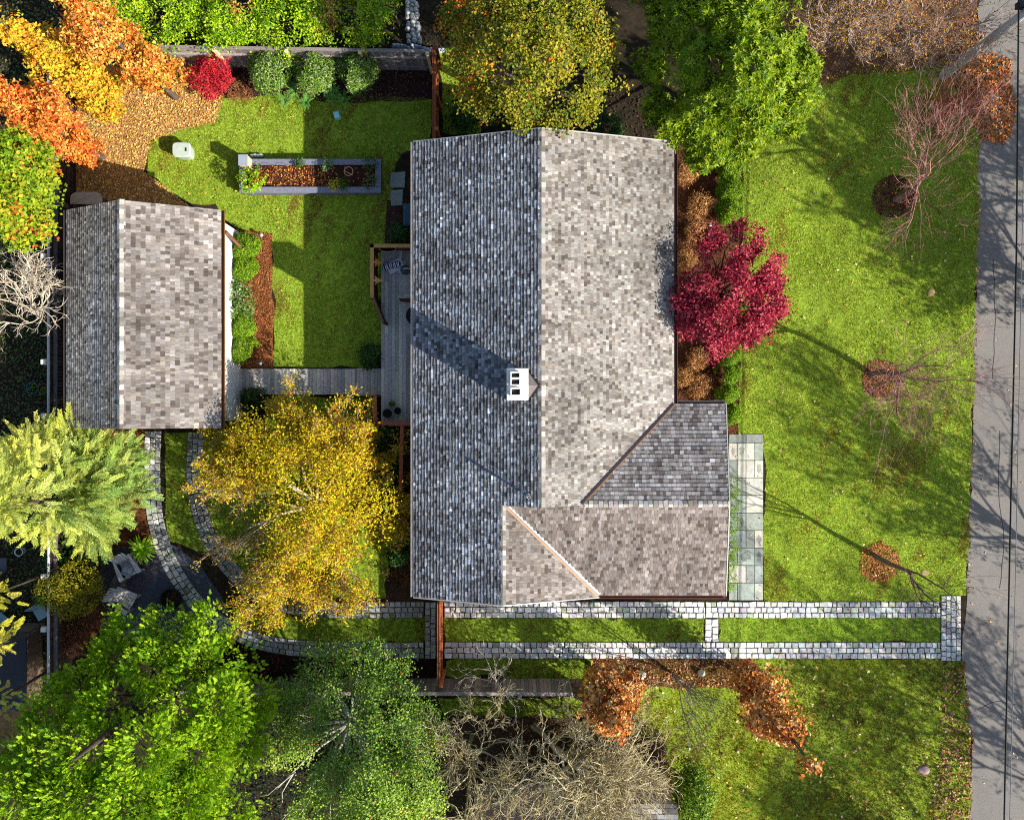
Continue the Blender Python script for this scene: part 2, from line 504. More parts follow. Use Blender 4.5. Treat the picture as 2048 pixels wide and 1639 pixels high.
bed('litter', [(100, 190), (440, 120), (452, 196), (430, 245), (360, 262), (300, 285), (288, 345), (380, 415), (130, 420), (110, 300)], 'leaf covered bare soil under the orange maples', lin((176, 132, 84)) * 0.8)
bed('below', [(460, 1262), (520, 1295), (600, 1318), (870, 1318), (870, 1360), (330, 1360), (330, 1300)], 'dark mulch bed with small red flowers below the curved track', lin((62, 40, 36)) * 0.6)
bed('cedar', [(110, 860), (300, 860), (306, 1080), (330, 1130), (110, 1350)], 'brown needle litter bed under the golden cedar', lin((104, 66, 40)) * 0.65)
bed('topright', [(1560, -200), (1956, -200), (1956, 130), (1880, 140), (1700, 150), (1600, 190), (1540, 100)], 'brown leaf covered ground at the top right by the road', lin((126, 92, 66)) * 0.7)
bed('house', [(745, 855), (840, 855), (840, 1210), (772, 1205), (790, 1080), (800, 980), (752, 880)], 'dark planting bed along the back wall of the house', lin((70, 52, 42)) * 0.6)
bed('neighbour', [(880, 1428), (1240, 1436), (1330, 1500), (1345, 1560), (1345, 1700), (860, 1700)], 'brown ground under the bare tree of the neighbour', lin((92, 70, 50)) * 0.6)
RINGS = [((1787, 395), 44, 'dark brown round mulch ring near the top of the front lawn', (88, 48, 40)),
         ((1762, 757), 40, 'reddish brown round mulch ring in the middle of the front lawn', (130, 74, 50)),
         ((1757, 1124), 40, 'orange brown round leaf covered ring near the driveway', (190, 124, 66))]
for i, ((px, py), r, lab, c) in enumerate(RINGS):
    pts = [(px + r * math.cos(a) * (1 + 0.04 * math.sin(3 * a + i)), py + r * math.sin(a)) for a in np.linspace(0, 6.283, 28)[:-1]]
    bed('ring%d' % i, pts, lab, lin(c) * 0.6)

# patio of dark gravel and the blue slab walkway
pat, PP = sheet('patio', [(200, 1105), (330, 1075), (400, 1130), (440, 1190), (470, 1240), (455, 1300), (330, 1300), (200, 1260)], 0.016, lin((88, 92, 104)) * 0.55, M_ASPH, 'dark blue grey gravel patio by the armchairs', wob=0.03)

def jitquad(x0, y0, x1, y1, z0, z1, mb, col, ins=0.02, j=0.012):
    b = np.array([[x0, y0], [x1, y0], [x1, y1], [x0, y1]]) + rng.normal(0, j, (4, 2))
    c = b.mean(0); t = c + (b - c) * (1 - ins / max(1e-3, min(x1 - x0, y1 - y0)))
    v = np.concatenate([np.c_[b, np.full(4, z0)], np.c_[t, z1 + rng.normal(0, 0.003, 4)]])
    mb.add(v, BOXF[1:], col)

FLAG = pal((214, 208, 190), (176, 184, 172), (160, 168, 160), (186, 190, 190), (206, 206, 190), (148, 152, 142), (170, 176, 160))
mb = MB()
A = W(1457, 1200); B = W(1526, 868)
cw = (B[0] - A[0]) / 4; ch = (B[1] - A[1]) / 19
occ = np.zeros((19, 4), bool)
mb.add([[A[0], A[1], 0.017], [B[0], A[1], 0.017], [B[0], B[1], 0.017], [A[0], B[1], 0.017]], [[0, 1, 2, 3]], lin((110, 116, 92)) * 0.6)
for r in range(19):
    for c in range(4):
        if occ[r, c]:
            continue
        for h_, w_ in ((2, 2), (1, 2), (2, 1), (1, 1)) if rng.uniform() < 0.6 else ((2, 1), (1, 2), (2, 2), (1, 1)):
            if r + h_ <= 19 and c + w_ <= 4 and not occ[r:r + h_, c:c + w_].any():
                occ[r:r + h_, c:c + w_] = True
                x0, y0 = A[0] + c * cw, A[1] + r * ch
                cc = pick(FLAG, 1, 0.05)[0] * 0.68
                jitquad(x0 + 0.008, y0 + 0.008, x0 + w_ * cw - 0.008, y0 + h_ * ch - 0.008, 0.01, 0.045, mb, cc, 0.012, 0.003)
                if rng.uniform() < 0.3:   # old dark stain on the slab
                    n_ = 12; aa = np.linspace(0, 6.283, n_ + 1)[:-1]
                    rr = rng.uniform(0.5, 1, n_) * 0.32
                    v = np.stack([x0 + w_ * cw * 0.5 + np.cos(aa) * rr * w_ * cw, y0 + h_ * ch * 0.5 + np.sin(aa) * rr * h_ * ch, np.full(n_, 0.0525)], 1)
                    mb.ngon(v, cc * 0.62)
                break
tag(mb.build('stone_walkway', M_STONE), 'pale greenish flagstone walkway along the front of the house', None, kind='structure')

# cobbled tracks of the driveway
COB = pal((206, 204, 198), (190, 188, 184), (214, 212, 206), (176, 176, 174), (196, 192, 182), (184, 188, 190))
def resample(P, step):
    P = np.asarray(P, float)
    if len(P) > 2:      # Catmull-Rom
        Q = np.vstack([2 * P[0] - P[1], P, 2 * P[-1] - P[-2]]); out = []
        for i in range(len(P) - 1):
            p0, p1, p2, p3 = Q[i:i + 4]
            for t in np.linspace(0, 1, 16)[:-1]:
                out.append(0.5 * (2 * p1 + (p2 - p0) * t + (2 * p0 - 5 * p1 + 4 * p2 - p3) * t * t + (3 * p1 - p0 - 3 * p2 + p3) * t ** 3))
        P = np.array(out + [P[-1]])
    s = np.concatenate([[0], np.cumsum(np.linalg.norm(np.diff(P, axis=0), axis=1))])
    return P, s
def track(mb, pts, width, rows, bl=0.25, k=1.0, z=0.0):
    P, s = resample([W(a, b)[:2] for a, b in pts], 0.1)
    def at(t, off):
        x = np.interp(t, s, P[:, 0]); y = np.interp(t, s, P[:, 1])
        x2 = np.interp(min(t + 0.05, s[-1]), s, P[:, 0]); y2 = np.interp(min(t + 0.05, s[-1]), s, P[:, 1])
        x1 = np.interp(max(t - 0.05, 0), s, P[:, 0]); y1 = np.interp(max(t - 0.05, 0), s, P[:, 1])
        d = np.array([x2 - x1, y2 - y1]); d /= max(1e-9, np.linalg.norm(d))
        return np.array([x - d[1] * off, y + d[0] * off])
    n = max(2, int(s[-1] / 0.2)); T = np.linspace(0, s[-1], n)
    Lp = np.array([at(t, width / 2) for t in T]); Rp = np.array([at(t, -width / 2) for t in T])
    v = np.concatenate([np.c_[Rp, np.full(n, 0.020 + z)], np.c_[Lp, np.full(n, 0.020 + z)]]); i = np.arange(n - 1)
    mb.add(v, np.stack([i, i + 1, i + n + 1, i + n], 1), lin((84, 92, 52)) * 0.6)
    rw = width / rows; g = 0.014
    for r in range(rows):
        o0 = -width / 2 + r * rw + g; o1 = o0 + rw - 2 * g
        t = 0.0
        while t < s[-1] - 0.06:
            l = min(bl * rng.uniform(0.72, 1.3), s[-1] - t)
            a0, a1 = t + g, t + l - g
            b = np.array([at(a0, o0), at(a1, o0), at(a1, o1), at(a0, o1)]) + rng.normal(0, 0.009, (4, 2))
            c = b.mean(0); m1 = c + (b - c) * 0.97; tp = c + (b - c) * 0.86
            zt = 0.058 + rng.normal(0, 0.005)
            vv = np.concatenate([np.c_[b, np.full(4, 0.012)], np.c_[m1, np.full(4, zt - 0.013)], np.c_[tp, np.full(4, zt) + rng.normal(0, 0.002, 4)]])
            ff = np.array([[0, 1, 5, 4], [1, 2, 6, 5], [2, 3, 7, 6], [3, 0, 4, 7], [4, 5, 9, 8], [5, 6, 10, 9], [6, 7, 11, 10], [7, 4, 8, 11], [8, 9, 10, 11]])
            gk = 1.0 + 0.16 * fbm(np.array([[c[0], c[1], 0.0]]), 0.9)[0]
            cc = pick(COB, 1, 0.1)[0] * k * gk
            if rng.uniform() < 0.06:
                cc = cc * np.array([0.62, 0.68, 0.5])
            mb.add(vv, ff, cc)
            t += l
mb = MB()
track(mb, [(1411, 1219), (1880, 1219)], 0.66, 3)
track(mb, [(888, 1219), (1410, 1219)], 0.66, 3)
track(mb, [(888, 1300), (1411, 1300)], 0.66, 3)
track(mb, [(1411, 1300), (1880, 1300)], 0.66, 3)
track(mb, [(1423, 1237), (1423, 1282)], 0.54, 2)
track(mb, [(1901, 1190), (1901, 1321)], 0.8, 4)
tag(mb.build('driveway', M_STONE), 'two pale cobblestone wheel tracks running from the road past the house', None, kind='structure')
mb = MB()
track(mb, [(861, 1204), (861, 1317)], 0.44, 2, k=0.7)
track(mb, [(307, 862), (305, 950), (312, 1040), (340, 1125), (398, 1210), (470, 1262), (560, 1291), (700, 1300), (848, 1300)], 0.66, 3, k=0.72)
track(mb, [(392, 865), (390, 960), (405, 1040), (440, 1110), (500, 1175), (570, 1208), (660, 1219), (848, 1219)], 0.66, 3, k=0.52)  # stones of the left tracks dimmed, tree shade put into their colour
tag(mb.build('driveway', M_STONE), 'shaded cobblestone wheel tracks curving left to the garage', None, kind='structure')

# ------------------------------------------------------------------ house
SHG = pal((206, 200, 190), (186, 176, 164), (164, 154, 144), (222, 218, 210), (146, 136, 126), (196, 188, 176), (176, 168, 160), (128, 118, 110), (200, 196, 190))
SHW = np.array([3, 3, 2.4, 2, 1.6, 3, 2.4, 1.0, 2.4]); SHW = SHW / SHW.sum()

def clip_poly(P, E):
    """clip polygon P (list of uv) by convex polygon E (ccw)"""
    out = list(P)
    for i in range(len(E)):
        a, b = E[i], E[(i + 1) % len(E)]
        inp, out = out, []
        if not inp:
            break
        def side(p):
            return (b[0] - a[0]) * (p[1] - a[1]) - (b[1] - a[1]) * (p[0] - a[0])
        for j in range(len(inp)):
            p, q = inp[j], inp[(j + 1) % len(inp)]
            sp, sq = side(p), side(q)
            if sp >= 0:
                out.append(p)
            if (sp >= 0) != (sq >= 0):
                t = sp / (sp - sq)
                out.append((p[0] + (q[0] - p[0]) * t, p[1] + (q[1] - p[1]) * t))
    return out

def roof_slope(polys, parent, label, udir, expo=0.122, wid=0.135, thick=0.020, k=0.62, tone=(1, 1, 1), dark=0.0, var=0.12):
    """courses of individual cedar shingles over one plane; polys are convex 3-D outlines, first edge horizontal"""
    mb = MB()
    O = np.array(polys[0][0], float)
    nn = None
    P0 = np.array(polys[0], float)
    nn = nrmz(np.cross(P0[1] - P0[0], P0[2] - P0[0]))
    if nn[2] < 0:
        nn = -nn
    u = nrmz(np.array(udir, float)); v = np.cross(nn, u)
    if v[2] < 0:
        u = -u; v = np.cross(nn, u)
    for pl in polys:                     # timber deck under the shingles
        pl = np.array(pl, float)
        uv = [((q - O) @ u, (q - O) @ v) for q in pl]
        if area2(np.array([[a, b, 0] for a, b in uv])) < 0:
            pl = pl[::-1]
        n = len(pl)
        mb.ngon(pl - nn * 0.004, lin((70, 58, 50)) * 0.5)
        mb.ngon((pl - nn * 0.10)[::-1], lin((90, 76, 64)) * 0.5)
        for i in range(n):
            a, b = pl[i], pl[(i + 1) % n]
            mb.add([a - nn * 0.10, b - nn * 0.10, b - nn * 0.004, a - nn * 0.004], [[0, 1, 2, 3]], lin((120, 104, 90)) * 0.5)
    E = []
    for pl in polys:
        uv = np.array([((np.array(q) - O) @ u, (np.array(q) - O) @ v) for q in pl])
        if area2(np.c_[uv, np.zeros(len(uv))]) < 0:
            uv = uv[::-1]
        E.append(uv)
    alluv = np.concatenate(E)
    umin, vmin = alluv.min(0); umax, vmax = alluv.max(0)
    sd = rng.uniform(0, 100)
    j = 0
    v0 = vmin - 0.02
    while v0 < vmax:
        x = umin - rng.uniform(0, wid)
        while x < umax:
            w = wid * rng.uniform(0.6, 1.4)
            vb = v0 + rng.normal(0, 0.0035); vt = v0 + expo * 1.12
            quad = [(x + 0.003, vb), (x + w - 0.003, vb), (x + w - 0.003, vt), (x + 0.003, vt)]
            cidx = rng.choice(len(SHG), p=SHW)
            pos = O + u * (x + w / 2) + v * v0
            st_ = np.array([[(pos @ u) * 2.6, (pos @ v) * 0.35, sd]])
            patch = fbm(pos[None] + sd, 0.75)[0] * 0.14 + fbm(st_)[0] * 0.13
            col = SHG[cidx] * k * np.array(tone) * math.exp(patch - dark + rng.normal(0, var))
            tk = thick * rng.uniform(0.8, 1.25)
            for e in E:
                c = clip_poly(quad, e)
                if len(c) < 3:
                    continue
                h = [tk * (1 - 0.9 * (b - vb) / (vt - vb)) for a, b in c]
                top = [O + u * a + v * b + nn * hh for (a, b), hh in zip(c, h)]
                mb.ngon(np.array(top), col)
                lo = [q for q in c if abs(q[1] - vb) < 1e-6]
                if len(lo) >= 2:
                    a, b = lo[0], lo[-1]
                    if a[0] > b[0]:
                        a, b = b, a
                    p1 = O + u * a[0] + v * a[1]; p2 = O + u * b[0] + v * b[1]
                    mb.add([p1 - nn * 0.003, p2 - nn * 0.003, p2 + nn * tk, p1 + nn * tk], [[0, 1, 2, 3]], col * 0.8)
            x += w
        v0 += expo; j += 1
    o = mb.build('roof_slope', M_SHING, parent)
    if label:
        o['label'] = label
    return o

def ridge_cap(A, B, parent, s1, s2, k=0.6, half=0.14):
    """overlapping cap shingles; s1, s2 are the two down-slope directions"""
    A = np.array(A, float); B = np.array(B, float)
    L = np.linalg.norm(B - A); d = (B - A) / L
    mb = MB(); t = 0
    s1, s2 = np.array(s1, float), np.array(s2, float)
    up = np.array([0, 0, 1.0])
    while t < L:
        l = 0.17
        for s in (s1, s2):
            hw = half * rng.uniform(0.85, 1.12)
            lift0, lift1 = 0.045 + rng.normal(0, 0.003), 0.028
            a = A + d * t + up * lift0; b = A + d * min(t + l * 1.2, L + 0.03) + up * lift1
            c = b + s * hw; e = a + s * hw
            col = pick(SHG, 1, 0.12)[0] * k
            v = np.array([a, b, c, e, a - up * 0.03, b - up * 0.02, c - up * 0.03, e - up * 0.035])
            n1 = np.cross(b - a, c - a)
            mb.add(v, BOXF if n1[2] < 0 else BOXF[:, ::-1], col)
        t += l
    return mb.build('ridge_cap', M_SHING, parent)

def gutter(A, B, parent, out, col, w=0.11, h=0.09):
    A = np.array(A, float); B = np.array(B, float); out = np.array(out, float)
    mb = MB(); dz = np.array([0, 0, 1.0])
    beam(mb, A - dz * h, B - dz * h, w, 0.012, lin(col) * 0.5)
    beam(mb, A + out * w / 2 - dz * h / 2, B + out * w / 2 - dz * h / 2, 0.014, h, lin(col) * 0.8)
    beam(mb, A - out * w / 2 - dz * h / 2, B - out * w / 2 - dz * h / 2, 0.014, h, lin(col) * 0.6)
    return mb.build('gutter', M_METAL, parent)

ZE = 3.4
XL = W(828, 0, ZE)[0]; XR = W(1348, 0, ZE)[0]
YT = W(0, 285, ZE)[1]; YB = W(0, 1193.5, ZE)[1]
ZRG = 5.4; XRG = W(1083, 0, ZRG)[0]; YTR = W(0, 258, ZRG)[1]                      # main ridge
XR2 = -0.32; pitchL = (ZRG - ZE) / (XRG - XL); ZR2 = ZE + (XR2 - XL) * pitchL
pitchR = (ZRG - ZE) / (XR - XRG)
YW0 = W(0, 808, ZE)[1]; YW1 = W(0, 1190, ZE)[1]; YWR = (YW0 + YW1) / 2
PW = 0.415; ZWR = ZE + (YW0 - YWR) * PW
YBR = W(0, 1210, ZR2)[1]
XW0 = W(1451, 0, ZE)[0]; XW1 = W(1458, 0, ZWR)[0]
XV = XR - (ZWR - ZE) / pitchR             # where the wing ridge meets the main slope
YM = YWR - 0.06                           # lower end of the main ridge

house = thing('house', 'large grey cedar shingled house with white chimney and front wing', 'house', (1.0, 1.5, 0))
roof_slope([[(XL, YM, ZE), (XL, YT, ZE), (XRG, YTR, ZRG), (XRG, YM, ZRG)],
            [(XL, YB, ZE), (XL, YM, ZE), (XR2, YM, ZR2), (XR2, YBR, ZR2)]], house, 'shade-tinted blue grey shingle slope facing the deck', (0, 1, 0), k=0.33, thick=0.044, expo=0.124, var=0.32, tone=(0.88, 0.98, 1.14))  # same shingles as the sunlit slope, shade put into a darker, bluer tone
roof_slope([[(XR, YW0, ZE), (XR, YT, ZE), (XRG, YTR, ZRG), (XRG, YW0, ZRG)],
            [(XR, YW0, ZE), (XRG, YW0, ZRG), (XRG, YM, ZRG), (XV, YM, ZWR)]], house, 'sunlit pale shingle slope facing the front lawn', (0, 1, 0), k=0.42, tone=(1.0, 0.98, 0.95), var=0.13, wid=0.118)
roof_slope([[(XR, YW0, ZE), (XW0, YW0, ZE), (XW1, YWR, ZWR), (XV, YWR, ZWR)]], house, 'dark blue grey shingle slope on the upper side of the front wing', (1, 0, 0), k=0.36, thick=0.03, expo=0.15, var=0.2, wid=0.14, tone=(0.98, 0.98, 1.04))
XVB = XR2 + (ZR2 - ZE) / PW
roof_slope([[(XVB, YW1, ZE), (XW0, YW1, ZE), (XW1, YWR, ZWR), (XV - 0.2, YWR, ZWR), (XR2 + 0.06, YWR, ZWR)]], house, 'brownish sunlit shingle slope on the lower side of the front wing', (1, 0, 0), k=0.34, expo=0.135, wid=0.11, tone=(1.05, 0.95, 0.92), var=0.13)
roof_slope([[(XVB, YB, ZE), (XVB, YW1 + 0.02, ZE), (XR2, YWR, ZR2), (XR2, YBR, ZR2)]], house, 'small triangular sunlit shingle slope at the lower gable', (0, 1, 0), k=0.36, wid=0.118, expo=0.135, tone=(1.04, 0.97, 0.94))
dl = nrmz(np.array([-1, 0, -pitchL])); dr = nrmz(np.array([1, 0, -pitchR]))
ridge_cap((XRG, YM, ZRG), (XRG, YTR, ZRG), house, dl, dr, 0.5)
ridge_cap((XR2, YBR, ZR2), (XR2, YM + 0.05, ZR2), house, dl, dr, 0.5, 0.12)
ridge_cap((XV - 0.1, YWR, ZWR), (XW1, YWR, ZWR), house, nrmz(np.array([0, 1, -PW])), nrmz(np.array([0, -1, -PW])), 0.5, 0.12)
gutter((XL - 0.06, YB, ZE + 0.02), (XL - 0.06, YT, ZE + 0.02), house, (-1, 0, 0), (220, 210, 200), 0.09)
gutter((XR + 0.06, YW0, ZE + 0.02), (XR + 0.06, YT, ZE + 0.02), house, (1, 0, 0), (104, 70, 58))
gutter((XR + 0.1, YW0 + 0.06, ZE + 0.02), (XW0, YW0 + 0.06, ZE + 0.02), house, (0, 1, 0), (92, 80, 78), 0.12)
gutter((XVB, YW1 - 0.06, ZE + 0.02), (XW0, YW1 - 0.06, ZE + 0.02), house, (0, -1, 0), (140, 84, 62))
# valley flashings
def valley(A, B, cols, off):
    A = np.array(A, float); B = np.array(B, float); mb = MB()
    d = nrmz(B - A); s = nrmz(np.cross(d, (0, 0, 1)))
    for i, c in enumerate(cols):
        o_ = s * (off + i * 0.055)
        beam(mb, A + o_ + np.array([0, 0, 0.03 + 0.004 * i]), B + o_ + np.array([0, 0, 0.03 + 0.004 * i]), 0.054, 0.02, lin(c))
    return mb.build('valley_flashing', M_METAL, house)
valley((XR, YW0, ZE), (XV, YWR, ZWR), [(104, 72, 50), (130, 96, 62), (48, 38, 46), (40, 36, 46)], -0.1)
valley((XR2 + 0.05, YWR + 0.02, ZR2), (XVB, YW1, ZE), [(196, 192, 184), (186, 180, 170), (104, 100, 98), (146, 106, 68)], -0.11)
# pale boards along the gable ends
for A, B in (((XL, YT + 0.02, ZE), (XRG, YTR + 0.02, ZRG)), ((XRG, YTR + 0.02, ZRG), (XR, YT + 0.02, ZE)), ((XL, YB - 0.02, ZE), (XR2, YBR - 0.02, ZR2)), ((XR2, YBR - 0.02, ZR2), (XVB, YB - 0.02, ZE)),
             ((XW0 + 0.02, YW0, ZE), (XW1 + 0.02, YWR, ZWR)), ((XW1 + 0.02, YWR, ZWR), (XW0 + 0.02, YW1, ZE))):
    mb = MB(); beam(mb, np.array(A) - (0, 0, 0.05), np.array(B) - (0, 0, 0.05), 0.035, 0.15, lin((190, 186, 176)) * 0.8)
    mb.build('barge_board', M_PAINT, house)
# gable step above the wing
mb = MB()
ra = np.array([XRG, YM - 0.01, ZRG]); rb = np.array([XV, YM - 0.01, ZWR]); rc = np.array([XR2, YM - 0.01, ZR2])
mb.add([rc - (0, 0, 0.3), rb - (0, 0, 0.3), rb + (0, 0, 0.01), ra, rc + (0, 0, 0.0)], np.array([[0, 1, 2], [0, 2, 3], [0, 3, 4]]), lin((120, 108, 98)) * 0.6)
mb.build('gable_step', M_SHING, house)
# walls
WALLC = lin((196, 196, 190)) * 0.8
mb = MB()
box(mb, (XL + 0.42, YB + 0.35, 0), (XR - 0.42, YT - 0.35, ZE - 0.12), WALLC)
box(mb, (XR - 0.43, YW1 + 0.42, 0), (XW0 - 0.35, YW0 - 0.42, ZE - 0.12), WALLC)
for y in (YT - 0.36,):
    mb.add([(XL + 0.42, y, ZE - 0.13), (XR - 0.42, y, ZE - 0.13), (XRG, y, ZRG - 0.16)], np.array([[0, 1, 2]]), WALLC)
mb.add([(XL + 0.42, YB + 0.36, ZE - 0.13), (XVB - 0.3, YB + 0.36, ZE - 0.13), (XR2, YB + 0.36, ZR2 - 0.16)], np.array([[0, 1, 2]]), WALLC)
mb.add([(XW0 - 0.36, YW1 + 0.42, ZE - 0.13), (XW0 - 0.36, YW0 - 0.42, ZE - 0.13), (XW0 - 0.36, YWR, ZWR - 0.16)], np.array([[0, 1, 2]]), WALLC)
mb.build('wall', M_PAINT, house)
def window(x, y, nx, ny, zc, w, h, parent):
    mb = MB(); t = np.array([-ny, nx, 0.0]); n = np.array([nx, ny, 0.0]); c = np.array([x, y, zc]) + n * 0.03
    for s in (-1, 1):
        beam(mb, c + t * s * w / 2 - (0, 0, h / 2 + 0.05), c + t * s * w / 2 + np.array((0, 0, h / 2 + 0.05)), 0.09, 0.06, lin((235, 235, 230)) * 0.8, up=n)
        beam(mb, c - t * (w / 2 - 0.05) + np.array((0, 0, s * h / 2)), c + t * (w / 2 - 0.05) + np.array((0, 0, s * h / 2)), 0.06, 0.09, lin((235, 235, 230)) * 0.8)
    beam(mb, c - t * (w / 2 - 0.05), c + t * (w / 2 - 0.05), 0.04, 0.04, lin((235, 235, 230)) * 0.8)
    f = mb.build('window', M_PAINT, parent)
    mb = MB(); q = c - n * 0.015
    mb.add([q - t * w / 2 - (0, 0, h / 2), q + t * w / 2 - np.array((0, 0, h / 2)), q + t * w / 2 + np.array((0, 0, h / 2)), q - t * w / 2 + np.array((0, 0, h / 2))], [[0, 1, 2, 3]], lin((60, 70, 80)) * 0.5)
    pn = mb.build('pane', M_GLASS, None)
    pn.parent = f
    return f
for y in (7.6, 5.0, 2.4):
    window(XR - 0.42, y, 1, 0, 1.8, 1.1, 1.3, house)
for x, y, nx, ny in ((XW0 - 0.35, YWR, 1, 0), (XL + 0.42, 8.0, -1, 0), (XL + 0.42, -4.0, -1, 0), (3.6, YW1 + 0.42, 0, -1), (1.0, YT - 0.35, 0, 1)):
    window(x, y, nx, ny, 1.8, 1.2, 1.3, house)

# chimney
ZC = 6.8
c0 = W(1015, 799, ZC); c1 = W(1055, 738, ZC)
mb = MB()
box(mb, (c0[0], c0[1], 4.2), (c1[0], c1[1], ZC - 0.12), lin((225, 222, 216)) * 0.7)
ch = mb.build('chimney', M_STONE, house)
mb = MB()
box(mb, (c0[0] - 0.03, c0[1] - 0.03, ZC - 0.12), (c1[0] + 0.03, c1[1] + 0.03, ZC), lin((238, 236, 230)) * 0.72, taper=0.015)
cap = mb.build('chimney_cap', M_STONE, None); cap.parent = ch
for a, b, c, d in ((1023, 746, 1039, 755), (1023, 759, 1039, 769), (1023, 778, 1040, 790)):
    p0 = W(a, d, ZC + 0.1); p1 = W(c, b, ZC + 0.1)
    mb = MB(); t = 0.03; zt = ZC + 0.14
    for lo, hi in (((p0[0] - t, p0[1] - t), (p0[0], p1[1] + t)), ((p1[0], p0[1] - t), (p1[0] + t, p1[1] + t)), ((p0[0], p0[1] - t), (p1[0], p0[1])), ((p0[0], p1[1]), (p1[0], p1[1] + t))):
        box(mb, (lo[0], lo[1], ZC - 0.0), (hi[0], hi[1], zt), lin((244, 240, 232)) * 0.85)
    mb.add([(p0[0], p0[1], ZC + 0.012), (p1[0], p0[1], ZC + 0.012), (p1[0], p1[1], ZC + 0.012), (p0[0], p1[1], ZC + 0.012)], [[0, 1, 2, 3]], lin((30, 22, 20)) * 0.5)
    fl = mb.build('flue', M_PAINT, None); fl.parent = ch
# grey lead cricket behind the chimney
def rz(x):
    return ZE + (x - XL) * pitchL
mb = MB()
ym = (c0[1] + c1[1]) / 2
xa, xb = c1[0] + 0.02, c1[0] + 0.40
a = np.array([xa, c0[1] - 0.04, rz(xa) + 0.04]); b = np.array([xa, c1[1] + 0.04, rz(xa) + 0.04]); cc = np.array([xb, ym, rz(xb) + 0.05]); tt = np.array([xa, ym, rz(xb) + 0.06])
mb.add([a, cc, tt, b], np.array([[0, 1, 2], [2, 1, 3]]), lin((150, 138, 134)) * 0.6)
for p, q in ((a, cc), (b, cc)):
    s = nrmz(np.array([q[1] - p[1], -(q[0] - p[0]), 0])); s = s if s[0] > 0 else -s
    beam(mb, p + s * 0.035 + (0, 0, 0.0), q + s * 0.035 + (0, 0, 0.01), 0.07, 0.02, lin((48, 44, 46)) * 0.5)
mb.build('cricket', M_METAL, house)
vp = W(1058, 995, rz(0.55) + 0.6)
mb = MB(); zz = rz(vp[0])
lathe(mb, (vp[0], vp[1], 0), [(0.09, zz - 0.02), (0.09, zz + 0.04), (0.05, zz + 0.05), (0.05, zz + 0.62), (0.035, zz + 0.62), (0.035, zz + 0.4)], lin((190, 190, 190)) * 0.7, 12)
mb.build('vent_pipe', M_PAINT, house)

# ------------------------------------------------------------------ garage
GE = 2.8
gl = W(133, 420, GE); gr = W(443, 421, GE); gb = W(0, 856, GE)
GR = 4.25
gx = W(240, 0, GR)[0]
gyT = (gl[1] + gr[1]) / 2; gyB = gb[1]
garage = thing('garage', 'smaller detached garage with grey shingled gable roof and white wall', 'garage', (gx, 3.4, 0))
roof_slope([[(gl[0], gyB, GE), (gl[0], gyT, GE), (gx, gyT, GR), (gx, gyB, GR)]], garage, 'dark shaded shingle slope beside the plank fence', (0, 1, 0), k=0.42, expo=0.12, wid=0.1, var=0.24)
roof_slope([[(gr[0], gyB, GE), (gr[0], gyT, GE), (gx, gyT, GR), (gx, gyB, GR)]], garage, 'sunlit shingle slope of the garage', (0, 1, 0), k=0.36, expo=0.16, wid=0.13, thick=0.018, tone=(1.03, 0.98, 0.97), var=0.13)
gpl = (GR - GE) / (gx - gl[0]); gpr = (GR - GE) / (gr[0] - gx)
ridge_cap((gx, gyB, GR), (gx, gyT, GR), garage, nrmz(np.array([-1, 0, -gpl])), nrmz(np.array([1, 0, -gpr])), 0.55, 0.13)
gutter((gr[0] + 0.05, gyB, GE + 0.02), (gr[0] + 0.05, gyT, GE + 0.02), garage, (1, 0, 0), (128, 88, 50), 0.1)
gutter((gl[0] - 0.05, gyB, GE + 0.02), (gl[0] - 0.05, gyT, GE + 0.02), garage, (-1, 0, 0), (70, 66, 66), 0.1)
mb = MB()
WH = lin((236, 236, 232)) * 0.85
box(mb, (gl[0] + 0.3, gyB + 0.25, 0), (gr[0] - 0.22, gyT - 0.25, GE - 0.1), WH)
for y in (gyB + 0.249, gyT - 0.251):
    mb.add([(gl[0] + 0.3, y, GE - 0.11), (gr[0] - 0.22, y, GE - 0.11), (gx, y, GR - 0.14)], np.array([[0, 1, 2]]), WH)
mb.build('wall', M_PAINT, garage)
mb = MB(); yb = gyB + 0.22
box(mb, (-15.4, yb - 0.02, 0.02), (-12.4, yb + 0.02, 2.2), lin((120, 90, 70)) * 0.6)
for x in (-14.9, -13.9, -12.9):
    box(mb, (x - 0.35, yb - 0.035, 1.5), (x + 0.35, yb - 0.021, 2.0), lin((60, 66, 74)) * 0.5)
mb.build('garage_door', M_WOOD, garage)
mb = MB()
beam(mb, (gr[0] - 0.16, gyT - 0.6, 1.9), (gr[0] + 0.15, gyT - 1.0, 1.2), 0.1, 0.16, lin((120, 78, 56)) * 0.7)
mb.build('bracket', M_WOOD, garage)
